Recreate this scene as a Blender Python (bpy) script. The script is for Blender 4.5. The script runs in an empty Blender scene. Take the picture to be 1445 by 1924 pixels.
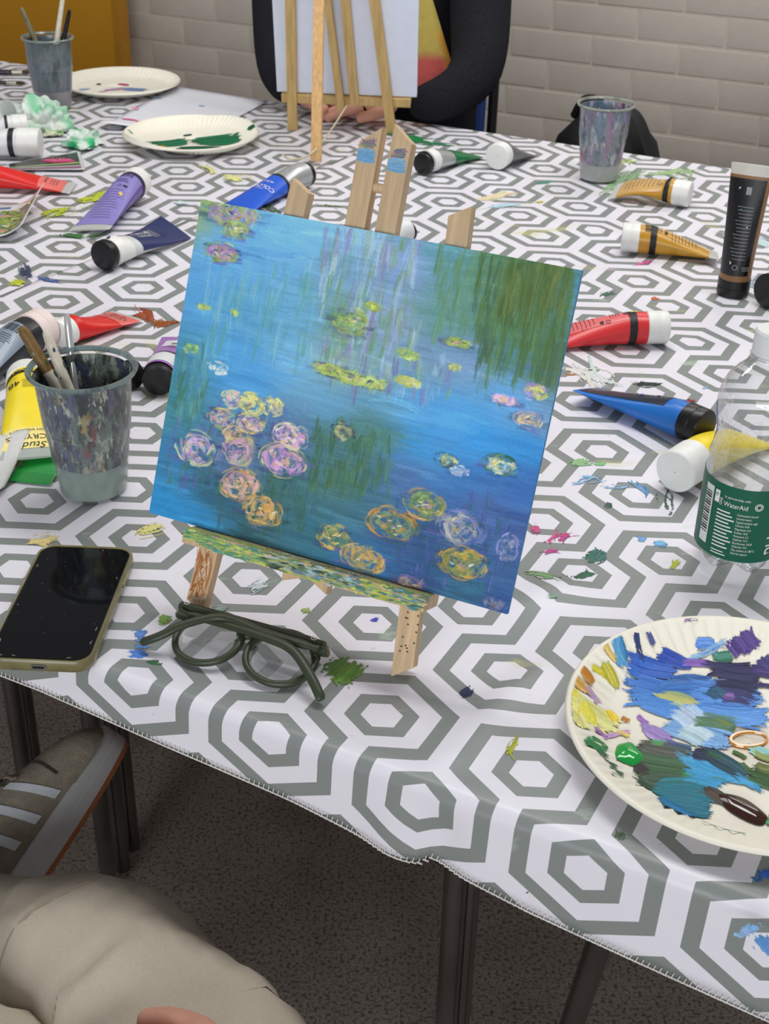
import bpy, bmesh, math, random
import numpy as np
from mathutils import Vector, Matrix, noise
random.seed(7)
scene = bpy.context.scene
COL = scene.collection
# ---------------------------------------------------------------- camera
TZ = 0.74                                    # height of the table surface
cam_d = bpy.data.cameras.new('camera'); cam = bpy.data.objects.new('camera', cam_d); COL.objects.link(cam)
cam_d.sensor_fit = 'HORIZONTAL'; cam_d.sensor_width = 36.0; cam_d.lens = 2500.0 / 1445.0 * 36.0
cam_d.clip_start = 0.02; cam_d.dof.use_dof = True; cam_d.dof.focus_distance = 1.08; cam_d.dof.aperture_fstop = 28.0
cam.matrix_world = Matrix(((0.99970765, -0.02417887, 0.0, 0.0), (0.01228227, 0.50782683, -0.86137161, 0.0),
                           (0.02082699, 0.86111979, 0.50797534, TZ + 0.605), (0, 0, 0, 1)))
scene.camera = cam
# ---------------------------------------------------------------- light of the room
world = bpy.data.worlds.new('world'); scene.world = world; world.use_nodes = True
world.node_tree.nodes['Background'].inputs[0].default_value = (0.93, 0.95, 1.0, 1)
world.node_tree.nodes['Background'].inputs[1].default_value = 0.21
def area(name, loc, sx, sy, power, rot, col):
    l = bpy.data.lights.new(name, 'AREA'); l.shape = 'RECTANGLE'; l.size = sx; l.size_y = sy; l.energy = power; l.color = col
    o = bpy.data.objects.new(name, l); COL.objects.link(o); o.location = loc; o.rotation_euler = rot
    return o
area('ceiling_light', (0.35, 1.62, 2.6), 1.6, 0.5, 27, (0, 0, math.radians(-25)), (1.0, 0.985, 0.96))
area('ceiling_light', (1.2, 2.9, 2.6), 1.4, 0.4, 14, (0, 0, math.radians(-25)), (1.0, 0.985, 0.96))
area('ceiling_light', (-1.3, 2.2, 2.6), 1.4, 0.4, 8, (0, 0, math.radians(-25)), (1.0, 0.985, 0.96))
area('camera_side_fill', (-0.7, -2.6, 1.65), 2.6, 1.3, 84, (math.radians(84), 0, math.radians(-14)), (0.95, 0.98, 1.0))  # added soft fill behind the camera, brightens the painting; no actual window there
scene.view_settings.view_transform = 'Standard'; scene.view_settings.look = 'None'
scene.view_settings.gamma = 1.0; scene.view_settings.use_curve_mapping = False
scene.view_settings.exposure = 0.0
# ---------------------------------------------------------------- helpers
def lin(c):
    return tuple(((v / 255) / 12.92 if v / 255 <= 0.04045 else ((v / 255 + 0.055) / 1.055) ** 2.4) for v in c[:3])
MATS = {}
def mat(name, rgb=(200, 200, 200), rough=0.5, metal=0.0, var=0.08, scale=60.0, bump=0.0, bscale=None, alpha=1.0, trans=0.0,
        coat=0.0, attr=False, stretch=None, sheen=0.0, ior=1.45, spec=0.5):
    if name in MATS: return MATS[name]
    m = bpy.data.materials.new(name); m.use_nodes = True; MATS[name] = m
    nt = m.node_tree; b = nt.nodes['Principled BSDF']; L = nt.links
    b.inputs['Roughness'].default_value = rough; b.inputs['Metallic'].default_value = metal
    b.inputs['Alpha'].default_value = alpha; b.inputs['Transmission Weight'].default_value = trans
    b.inputs['Coat Weight'].default_value = coat; b.inputs['IOR'].default_value = ior
    b.inputs['Sheen Weight'].default_value = sheen; b.inputs['Specular IOR Level'].default_value = spec
    tc = nt.nodes.new('ShaderNodeTexCoord'); mp = nt.nodes.new('ShaderNodeMapping'); L.new(tc.outputs['Object'], mp.inputs[0])
    if stretch: mp.inputs['Scale'].default_value = stretch
    nz = nt.nodes.new('ShaderNodeTexNoise'); nz.inputs['Scale'].default_value = scale; nz.inputs['Detail'].default_value = 5
    L.new(mp.outputs[0], nz.inputs['Vector'])
    mx = nt.nodes.new('ShaderNodeMix'); mx.data_type = 'RGBA'; mx.blend_type = 'MULTIPLY'; mx.inputs[0].default_value = 1.0
    rp = nt.nodes.new('ShaderNodeValToRGB'); rp.color_ramp.elements[0].position = 0.3; rp.color_ramp.elements[1].position = 0.7
    lo = 1 - var; rp.color_ramp.elements[0].color = (lo, lo, lo, 1); hi = 1 + var * .4; rp.color_ramp.elements[1].color = (hi, hi, hi, 1)
    L.new(nz.outputs[0], rp.inputs[0]); L.new(rp.outputs[0], mx.inputs[7])
    if attr:
        at = nt.nodes.new('ShaderNodeAttribute'); at.attribute_name = 'Col'; L.new(at.outputs['Color'], mx.inputs[6])
    else: mx.inputs[6].default_value = (*lin(rgb), 1)
    L.new(mx.outputs[2], b.inputs['Base Color'])
    if bump:
        n2 = nt.nodes.new('ShaderNodeTexNoise'); n2.inputs['Scale'].default_value = bscale or scale * 4; n2.inputs['Detail'].default_value = 3
        L.new(mp.outputs[0], n2.inputs['Vector'])
        bp = nt.nodes.new('ShaderNodeBump'); bp.inputs['Strength'].default_value = bump; bp.inputs['Distance'].default_value = 0.002
        L.new(n2.outputs[0], bp.inputs['Height']); L.new(bp.outputs[0], b.inputs['Normal'])
    return m
class MB:
    def __init__(s): s.v = []; s.f = []; s.c = []; s.mi = []; s.m = 0; s.col = (1, 1, 1)
    def vert(s, p): s.v.append(tuple(p)); s.c.append(s.col); return len(s.v) - 1
    def face(s, *i): s.f.append(i); s.mi.append(s.m)
    def grid(s, fn, nu, nv, cu=False, cv=False):
        base = len(s.v)
        for i in range(nu):
            for j in range(nv): s.vert(fn(i, j))
        for i in range(nu if cu else nu - 1):
            for j in range(nv if cv else nv - 1):
                i2, j2 = (i + 1) % nu, (j + 1) % nv
                s.face(base + i * nv + j, base + i2 * nv + j, base + i2 * nv + j2, base + i * nv + j2)
        return base
    def box(s, c, d, rot=None, ch=0.0):
        x, y, z = d[0] / 2, d[1] / 2, d[2] / 2
        pts = [Vector((sx * x, sy * y, sz * z)) for sx in (-1, 1) for sy in (-1, 1) for sz in (-1, 1)]
        if rot is not None: pts = [rot @ p for p in pts]
        b = len(s.v)
        for p in pts: s.vert(p + Vector(c))
        for q in ((0, 1, 3, 2), (4, 6, 7, 5), (0, 4, 5, 1), (2, 3, 7, 6), (0, 2, 6, 4), (1, 5, 7, 3)): s.face(*[b + k for k in q])
        return s
    def lathe(s, prof, n=48, cen=(0, 0, 0), fr=None, cap0=False, cap1=False):
        b = len(s.v)
        for k in range(n):
            a = 2 * math.pi * k / n
            for j, (r, z) in enumerate(prof):
                rr, zz = (fr(r, z, a) if fr else (r, z)); s.vert((cen[0] + rr * math.cos(a), cen[1] + rr * math.sin(a), cen[2] + zz))
        m = len(prof)
        for k in range(n):
            k2 = (k + 1) % n
            for j in range(m - 1): s.face(b + k * m + j, b + k2 * m + j, b + k2 * m + j + 1, b + k * m + j + 1)
        if cap0: s.face(*[b + k * m for k in range(n)][::-1])
        if cap1: s.face(*[b + k * m + m - 1 for k in range(n)])
        return s
    def tube(s, pts, rad, n=10, flat=None, caps=True, up=Vector((0, 0, 1))):
        pts = [Vector(p) for p in pts]; N = len(pts); b = len(s.v)
        if not hasattr(rad, '__len__'): rad = [rad] * N
        for i, p in enumerate(pts):
            t = (pts[min(i + 1, N - 1)] - pts[max(i - 1, 0)]).normalized()
            u = t.cross(up)
            if u.length < 1e-4: u = t.cross(Vector((1, 0, 0)))
            u.normalize(); w = u.cross(t).normalized()
            for k in range(n):
                a = 2 * math.pi * k / n; fu, fw = (flat if flat else (1, 1))
                s.vert(p + u * math.cos(a) * rad[i] * fu + w * math.sin(a) * rad[i] * fw)
        for i in range(N - 1):
            for k in range(n):
                k2 = (k + 1) % n; s.face(b + i * n + k, b + i * n + k2, b + (i + 1) * n + k2, b + (i + 1) * n + k)
        if caps:
            s.face(*[b + k for k in range(n)][::-1]); s.face(*[b + (N - 1) * n + k for k in range(n)])
        return s
    def prism(s, poly, z0, z1):
        b = len(s.v); n = len(poly)
        for z in (z0, z1):
            for p in poly: s.vert((p[0], p[1], z))
        s.face(*range(b + n - 1, b - 1, -1)); s.face(*range(b + n, b + 2 * n))
        for k in range(n): s.face(b + k, b + (k + 1) % n, b + n + (k + 1) % n, b + n + k)
        return s
    def xf(s, M, start=0):
        s.v = s.v[:start] + [tuple(M @ Vector(p)) for p in s.v[start:]]; return s
    def build(s, name, m, parent=None, smooth=True, bevel=0.0, recalc=True, ang=40):
        me = bpy.data.meshes.new(name); me.from_pydata(s.v, [], s.f)
        for q in (m if isinstance(m, (list, tuple)) else [m]): me.materials.append(q)
        if any(s.mi): me.polygons.foreach_set('material_index', s.mi)
        if any(c != (1, 1, 1) for c in s.c):
            ca = me.color_attributes.new('Col', 'FLOAT_COLOR', 'POINT')
            ca.data.foreach_set('color', [x for c in s.c for x in (*c, 1.0)])
        if recalc or bevel:
            bm = bmesh.new(); bm.from_mesh(me)
            if recalc: bmesh.ops.recalc_face_normals(bm, faces=bm.faces)
            if bevel: bmesh.ops.bevel(bm, geom=[e for e in bm.edges if e.is_manifold and e.calc_face_angle(0) > 0.5], offset=bevel, segments=2, affect='EDGES', profile=0.7)
            bm.to_mesh(me); bm.free()
        if smooth:
            me.polygons.foreach_set('use_smooth', [True] * len(me.polygons)); me.set_sharp_from_angle(angle=math.radians(ang))
        return link(name, me, parent)
def link(name, me, parent=None):
    o = bpy.data.objects.new(name, me); COL.objects.link(o)
    if parent: o.parent = parent
    return o
def tag(o, label, cat, group=None):
    o['label'] = label; o['category'] = cat
    if group: o['group'] = group
    return o
def thing(name, label, cat, loc=(0, 0, 0), rot=(0, 0, 0), group=None, matrix=None):
    o = bpy.data.objects.new(name, None); COL.objects.link(o); o.empty_display_size = 0.05
    if matrix is not None: o.matrix_world = matrix
    else: o.location = loc; o.rotation_euler = rot
    return tag(o, label, cat, group)
def struct(o): o['kind'] = 'structure'; return o
_tc = {}
def text2d(body, size, align='LEFT', sx=1.0, shear=0.0):
    k = (body, align, shear)
    if k not in _tc:
        cu = bpy.data.curves.new('t', 'FONT'); cu.body = body; cu.size = 1.0; cu.align_x = align; cu.shear = shear; cu.resolution_u = 3
        ob = bpy.data.objects.new('t', cu); COL.objects.link(ob)
        me = bpy.data.meshes.new_from_object(ob)
        _tc[k] = ([(v.co.x, v.co.y) for v in me.vertices], [tuple(p.vertices) for p in me.polygons])
        bpy.data.objects.remove(ob); bpy.data.meshes.remove(me); bpy.data.curves.remove(cu)
    vs, fs = _tc[k]; return [(x * size * sx, y * size) for x, y in vs], fs
def add_text(mb, body, size, fn, align='LEFT', sx=1.0, shear=0.0):
    vs, fs = text2d(body, size, align, sx, shear); b = len(mb.v)
    for x, y in vs: mb.vert(fn(x, y))
    for f in fs: mb.face(*[b + i for i in f])
def skin(joints, edges, sub=2):
    """joints: list of (pos, radius or (rx, ry)); a continuous tapered surface grown from connected edges"""
    me = bpy.data.meshes.new('s'); me.from_pydata([j[0] for j in joints], edges, [])
    ob = bpy.data.objects.new('s', me); COL.objects.link(ob)
    md = ob.modifiers.new('skin', 'SKIN'); md.use_smooth_shade = True
    sv = me.skin_vertices[0].data
    for i, j in enumerate(joints):
        r = j[1]; sv[i].radius = r if hasattr(r, '__len__') else (r, r)
        sv[i].use_root = (i == 0)
    ss = ob.modifiers.new('sub', 'SUBSURF'); ss.levels = sub; ss.render_levels = sub
    dg = bpy.context.evaluated_depsgraph_get(); me2 = bpy.data.meshes.new_from_object(ob.evaluated_get(dg))
    bpy.data.objects.remove(ob); bpy.data.meshes.remove(me)
    me2.polygons.foreach_set('use_smooth', [True] * len(me2.polygons))
    return me2
def dab(mb, x0, y0, x1, y1, w, rgb, fn, h=0.0004, nfil=None, jit=0.10, seed=None):
    """one brush mark: parallel bristle ridges of uneven length, laid on the surface fn(x, y, height)"""
    rnd = random.Random(seed if seed is not None else int((x0 * 7919 + y0 * 104729 + x1 * 31) * 1e4))
    dx, dy = x1 - x0, y1 - y0; L = math.hypot(dx, dy) or 1e-6; tx, ty = dx / L, dy / L; nx, ny = -ty, tx
    n = nfil or max(4, min(26, int(w / 0.0012)))
    bend = rnd.uniform(-.12, .12) * L
    for k in range(n):
        o = (k + .5) / n - .5; e = 1 - (2 * abs(o)) ** 2.2
        a = -0.10 * e * L - rnd.uniform(0, .14) * L + (1 - e) * .18 * L; b = L + .08 * e * L + rnd.uniform(-.16, .12) * L - (1 - e) * .15 * L
        if b - a < .1 * L: continue
        j = 1 + rnd.uniform(-jit, jit); lt = rnd.uniform(-.03, .06)
        mb.col = tuple(max(0, min(1, c * j + lt * .5)) for c in lin(rgb))
        hw = w / n * rnd.uniform(.6, 1.1); hh = h * rnd.uniform(.4, 1.2); base = len(mb.v); S = 5
        for i in range(S):
            t = i / (S - 1); q = a + (b - a) * t; cx = x0 + tx * q + nx * (o * w + bend * (4 * t * (1 - t))); cy = y0 + ty * q + ny * (o * w + bend * (4 * t * (1 - t)))
            ww = hw * (1 if 0 < i < S - 1 else .35)
            mb.vert(fn(cx + nx * ww, cy + ny * ww, 0.00012)); mb.vert(fn(cx, cy, hh)); mb.vert(fn(cx - nx * ww, cy - ny * ww, 0.00012))
        for i in range(S - 1):
            p = base + i * 3; mb.face(p, p + 1, p + 4, p + 3); mb.face(p + 1, p + 2, p + 5, p + 4)
    mb.col = (1, 1, 1)
def blob(mb, cx, cy, rx, ry, h, rgb, fn, ang=0, seed=1, n=28, ragged=.12):
    rnd = random.Random(seed); ph = [rnd.uniform(0, 6.28) for _ in range(4)]; mb.col = lin(rgb)
    ca, sa = math.cos(ang), math.sin(ang)
    def P(i, j):
        a = 2 * math.pi * i / n; r = (1 + ragged * (math.sin(2 * a + ph[0]) + .6 * math.sin(3 * a + ph[1]) + .5 * math.sin(5 * a + ph[2]))) * (1 - j / 4)
        u, v = rx * r * math.cos(a), ry * r * math.sin(a)
        return fn(cx + u * ca - v * sa, cy + u * sa + v * ca, 0.0001 + h * math.sqrt(max(0, 1 - (1 - j / 4) ** 2)))
    mb.grid(P, n, 5, cu=True); mb.col = (1, 1, 1)

class Raster:
    """paint laid stroke by stroke on a fine grid: colour, coverage and thickness become vertices of one paint film"""
    def __init__(s, x0, y0, x1, y1, res, base=None):
        s.x0, s.y0, s.res = x0, y0, res; s.W = int((x1 - x0) / res) + 1; s.H = int((y1 - y0) / res) + 1
        s.col = np.zeros((s.W, s.H, 3)); s.cov = np.zeros((s.W, s.H)); s.h = np.zeros((s.W, s.H)); s.rng = np.random.default_rng(5)
        if base is not None: s.col[:] = base; s.cov[:] = 1
    def stroke(s, ax, ay, bx, by, w, rgb, alpha=.9, streak=.5, h=.0002, rag=.15, curve=0.0, jit=8):
        L = math.hypot(bx - ax, by - ay) or 1e-6; tx, ty = (bx - ax) / L, (by - ay) / L; m = w + .2 * L + abs(curve)
        i0 = max(0, int((min(ax, bx) - m - s.x0) / s.res)); i1 = min(s.W, int((max(ax, bx) + m - s.x0) / s.res) + 2)
        j0 = max(0, int((min(ay, by) - m - s.y0) / s.res)); j1 = min(s.H, int((max(ay, by) + m - s.y0) / s.res) + 2)
        if i1 <= i0 or j1 <= j0: return
        X = s.x0 + np.arange(i0, i1)[:, None] * s.res - ax; Y = s.y0 + np.arange(j0, j1)[None, :] * s.res - ay
        t = (X * tx + Y * ty) / L; c = -X * ty + Y * tx - curve * 4 * t * (1 - t); q = c / (w / 2)
        nb = max(4, int(w / .0008)); k = np.clip(((q + 1) / 2 * (nb - 1)), 0, nb - 1); ki = k.astype(int); kf = k - ki; kj = np.minimum(ki + 1, nb - 1)
        g = lambda a: a[ki] * (1 - kf) + a[kj] * kf
        st = g(s.rng.uniform(1 - streak, 1, nb)); e0 = g(s.rng.uniform(-rag, rag * .6, nb)); e1 = g(s.rng.uniform(1 - rag * .6, 1 + rag, nb)); cj = g(s.rng.normal(0, jit, nb))
        ed = np.clip((1 - np.abs(q)) * w / s.res / 1.6, 0, 1) * np.clip((t - e0) * L / s.res / 1.6, 0, 1) * np.clip((e1 - t) * L / s.res / 1.6, 0, 1)
        a = np.clip(ed * st * alpha, 0, 1); C = np.clip(np.array(rgb, float)[None, None] + cj[..., None], 0, 255)
        v = s.col[i0:i1, j0:j1]; cv = s.cov[i0:i1, j0:j1]; wa = np.where(cv > .02, a, np.minimum(1, a * 4)); v[:] = v * (1 - wa[..., None]) + C * wa[..., None]
        s.cov[i0:i1, j0:j1] = np.maximum(cv, a + cv * (1 - a)); hv = s.h[i0:i1, j0:j1]; hv[:] = hv * (1 - .5 * a) + a * h * (.4 + .6 * st)
    def build(s, name, m, parent, fn, thr=.45):
        c = s.col / 255.0; lc = np.where(c <= .04045, c / 12.92, ((c + .055) / 1.055) ** 2.4)
        keep = s.cov > thr; f = keep[:-1, :-1] & keep[1:, :-1] & keep[1:, 1:] & keep[:-1, 1:]; I, J = np.nonzero(f); H = s.H
        quads = np.stack([I * H + J, (I + 1) * H + J, (I + 1) * H + J + 1, I * H + J + 1], 1); used, inv = np.unique(quads, return_inverse=True); quads = inv.reshape(quads.shape)
        ui, uj = used // H, used % H; V = [fn(s.x0 + a * s.res, s.y0 + b * s.res, hh) for a, b, hh in zip(ui, uj, s.h[ui, uj])]
        me = bpy.data.meshes.new(name); me.from_pydata(V, [], quads.tolist()); me.materials.append(m)
        ca = me.color_attributes.new('Col', 'FLOAT_COLOR', 'POINT'); ca.data.foreach_set('color', np.c_[lc[ui, uj], np.ones(len(ui))].ravel())
        me.polygons.foreach_set('use_smooth', [True] * len(me.polygons)); o = link(name, me, parent); o['kind'] = 'stuff'; return o
def scrub(x0, y0, x1, y1, w, rgb, fn, seed, m, parent):
    """a dried, broken paint mark rubbed into the cloth"""
    r = random.Random(seed); L = max(1e-4, math.hypot(x1 - x0, y1 - y0)); tx, ty = (x1 - x0) / L, (y1 - y0) / L; mg = w + .4 * L; res = max(.0005, min(.0011, (L + w) / 46))
    R_ = Raster(min(x0, x1) - mg, min(y0, y1) - mg, max(x0, x1) + mg, max(y0, y1) + mg, res); R_.rng = np.random.default_rng(seed)
    for k in range(r.randint(6, 9)):
        v = r.gauss(0, .26) * w; e = r.gauss(0, .12) * L; a = r.gauss(0, .25); l = r.uniform(.35, .6) * L; cx, cy = (x0 + x1) / 2 + tx * e - ty * v, (y0 + y1) / 2 + ty * e + tx * v; dx, dy = tx * math.cos(a) - ty * math.sin(a), ty * math.cos(a) + tx * math.sin(a)
        R_.stroke(cx - dx * l, cy - dy * l, cx + dx * l, cy + dy * l, w * r.uniform(.3, .7), [q + r.uniform(-14, 14) for q in rgb], alpha=.9, streak=.95, h=.0003, rag=.5, curve=r.gauss(0, .12) * L, jit=14)
    n = R_.cov * (1 + .9 * (np.random.default_rng(seed + 1).random(R_.cov.shape) - .5)); R_.cov = n
    return R_.build('paint_stain', m, parent, fn, thr=.36)
# ---------------------------------------------------------------- measured layout (metres; picture data in canvas or table coordinates)
BASE=[(-0.1477,0.242,140,165,110),(-0.1121,0.2208,95,165,225),(-0.1203,0.1966,85,155,220),(-0.0745,0.225,100,170,225),(-0.0501,0.2402,110,175,225),(-0.0157,0.2395,130,180,210),(-0.0249,0.2138,105,150,185),(0.0169,0.2213,120,150,200),(0.0547,0.2408,90,150,170),(0.0901,0.2344,85,130,100),(0.1238,0.2321,75,105,60),(0.148,0.2304,70,130,160),(-0.1278,0.1677,75,150,205),(-0.0891,0.1705,80,150,190),(-0.0562,0.1723,95,160,200),(-0.0155,0.1801,100,140,130),(0.0198,0.1848,130,155,190),(0.0524,0.1976,90,140,140),(0.0977,0.1999,75,120,90),(0.1305,0.202,70,110,80),(-0.1406,0.1231,60,130,160),(-0.0946,0.1326,70,150,210),(-0.05,0.1418,100,165,210),(-0.0155,0.1443,130,160,150),(0.0178,0.149,110,150,170),(0.0484,0.1619,105,140,170),(0.0818,0.1688,110,145,185),(0.1125,0.1836,70,130,170),(0.1436,0.173,80,110,90),(-0.1397,0.0902,55,125,140),(-0.0844,0.1208,70,150,210),(-0.0158,0.1217,90,150,190),(0.0434,0.13,85,160,215),(0.0793,0.1269,70,155,220),(0.1206,0.1468,90,160,220),(0.1446,0.1392,100,140,180),(-0.1414,0.0418,45,115,160),(-0.093,0.0579,80,110,150),(-0.0466,0.0873,75,110,150),(-0.0033,0.0857,60,110,130),(0.0249,0.1035,70,120,120),(0.0606,0.1049,50,140,205),(0.1049,0.1151,40,140,210),(0.1381,0.1183,35,130,200),(-0.1409,0.0103,30,130,190),(-0.1013,0.0321,40,90,110),(-0.0385,0.0473,50,100,100),(0.0083,0.0655,65,110,95),(0.0547,0.0766,65,105,160),(0.0999,0.0853,45,105,170),(0.1441,0.0915,40,95,165),(-0.1098,0.0058,35,130,190),(-0.0569,0.0096,35,80,90),(-0.0064,0.0154,40,100,120),(0.0237,0.0509,50,100,120),(0.0752,0.0365,35,70,120),(0.1155,0.0669,60,90,150),(0.1455,0.0546,50,80,140),(0.0338,0.0026,30,100,160),(0.0813,0.0084,30,70,120),(0.1156,0.0131,35,95,120),(0.145,0.0054,30,70,130)]
PADS=[(-0.122,0.2383,0.0228,0.0078,150,170,90,150,130,170),(-0.1255,0.2094,0.0141,0.0063,150,165,80,165,115,165),(-0.1159,0.2269,0.0114,0.0056,140,165,90,150,165,110),(-0.133,0.1667,0.0065,0.0018,170,185,100,170,185,100),(-0.1054,0.1674,0.0046,0.0018,160,180,90,160,180,90),(-0.1372,0.1333,0.0066,0.0034,170,190,90,110,160,110),(-0.1113,0.124,0.0083,0.0046,215,220,210,90,150,190),(-0.0953,0.1033,0.0085,0.0069,215,205,140,205,165,170),(-0.0781,0.1024,0.0115,0.008,215,205,110,200,190,120),(-0.0605,0.1051,0.0088,0.0068,215,200,110,205,180,140),(-0.1013,0.0868,0.0117,0.0081,195,190,110,170,140,160),(-0.0764,0.0876,0.0123,0.0069,200,190,90,190,150,180),(-0.0847,0.0764,0.0129,0.0069,190,170,120,190,150,120),(-0.0413,0.0862,0.0144,0.0086,220,205,170,195,145,185),(-0.1187,0.0591,0.0159,0.0128,210,205,150,180,150,190),(-0.0825,0.0651,0.0142,0.0115,180,170,130,170,130,160),(-0.0438,0.0671,0.0188,0.0114,215,190,140,180,130,185),(-0.0763,0.0405,0.0175,0.0116,200,150,80,200,150,150),(-0.0536,0.0259,0.0178,0.0111,200,150,80,190,150,90),(-0.0011,0.0988,0.0097,0.0062,60,60,80,150,150,110),(0.0089,0.0205,0.0135,0.0091,200,150,70,90,120,80),(0.0345,0.0109,0.018,0.009,200,150,70,150,130,80),(0.0524,0.042,0.02,0.0111,205,140,55,95,120,90),(0.0733,0.062,0.0161,0.0099,190,150,70,110,140,80),(0.1027,0.0514,0.0192,0.012,100,110,170,140,140,140),(0.1102,0.0275,0.0181,0.0105,205,150,60,140,140,60),(0.1405,0.0466,0.0077,0.0108,150,140,180,110,120,150),(0.0824,0.0966,0.0086,0.0048,50,80,110,170,170,110),(0.1225,0.1027,0.0121,0.0064,60,110,60,190,190,150),(0.0939,0.0916,0.0068,0.0032,190,200,210,130,150,190),(0.0729,0.0026,0.0117,0.0049,90,80,140,130,110,110),(0.1383,0.0046,0.009,0.0039,80,90,150,110,110,130),(0.136,0.1576,0.009,0.0052,150,130,190,200,190,90),(0.1159,0.1479,0.0109,0.0021,200,160,200,200,160,200),(0.1359,0.1383,0.0108,0.0052,150,150,180,190,160,130),(0.0054,0.1386,0.0213,0.0026,160,180,100,160,180,100),(0.0425,0.1453,0.0104,0.0026,170,180,90,190,190,120),(0.0725,0.1799,0.0112,0.0021,150,170,90,150,170,90),(0.0384,0.1643,0.0092,0.0026,150,175,100,150,175,100),(-0.0103,0.1789,0.0143,0.0087,150,165,80,130,160,90),(-0.0198,0.1412,0.0145,0.0031,160,180,90,160,180,90),(0.0038,0.1927,0.0071,0.0026,160,175,80,160,175,80),(0.0739,0.1628,0.0056,0.0021,170,180,110,170,180,110)]
ZONES=[(((0.0736,0.2378),(0.1415,0.2498),(0.1581,0.1761),(0.0901,0.1619)),260,0.0233,[(65,100,45),(80,120,60),(55,90,60)]),(((0.0909,0.2409),(0.1394,0.2494),(0.147,0.2157),(0.0985,0.2064)),120,0.0186,[(75,100,40),(65,90,40),(95,115,60)]),(((-0.0496,0.2381),(0.0293,0.2514),(0.0475,0.1661),(-0.0316,0.1501)),190,0.0186,[(95,140,95),(120,150,110),(165,190,205),(125,115,175)]),(((-0.1386,0.1956),(-0.0492,0.2116),(-0.0364,0.1491),(-0.126,0.1308)),110,0.0209,[(80,150,140),(120,175,190),(90,160,190)]),(((-0.0256,0.0967),(0.0355,0.1104),(0.0456,0.0631),(-0.0157,0.0482)),170,0.014,[(60,100,60),(70,120,90),(50,95,70)]),(((-0.1529,0.1301),(-0.1243,0.1359),(-0.1137,0.0817),(-0.1423,0.0753)),70,0.014,[(60,110,90),(90,150,150)]),(((0.0436,0.2389),(0.0722,0.2439),(0.0838,0.1907),(0.0551,0.1851)),70,0.0186,[(90,140,120),(85,130,90)]),(((-0.0211,0.1477),(0.0707,0.1665),(0.0762,0.1415),(-0.0158,0.1217)),70,0.0116,[(120,160,120),(150,180,200),(110,110,160)]),(((-0.0959,0.0453),(-0.0141,0.0648),(-0.0045,0.0183),(-0.0864,-0.0028)),90,0.0105,[(40,90,70),(60,100,60),(50,80,100)]),(((0.0501,0.0642),(0.1343,0.0848),(0.1482,0.0219),(0.064,-0.0009)),120,0.0116,[(40,70,130),(70,80,150),(40,90,110)]),(((-0.1467,0.0695),(-0.0975,0.0806),(-0.0885,0.0352),(-0.1378,0.0232)),60,0.0105,[(60,110,80),(90,80,150),(60,120,170)]),(((-0.1061,0.0975),(-0.0341,0.1132),(-0.0233,0.0603),(-0.0954,0.0431)),80,0.0093,[(100,80,150),(80,110,170),(170,140,180)])]
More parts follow.
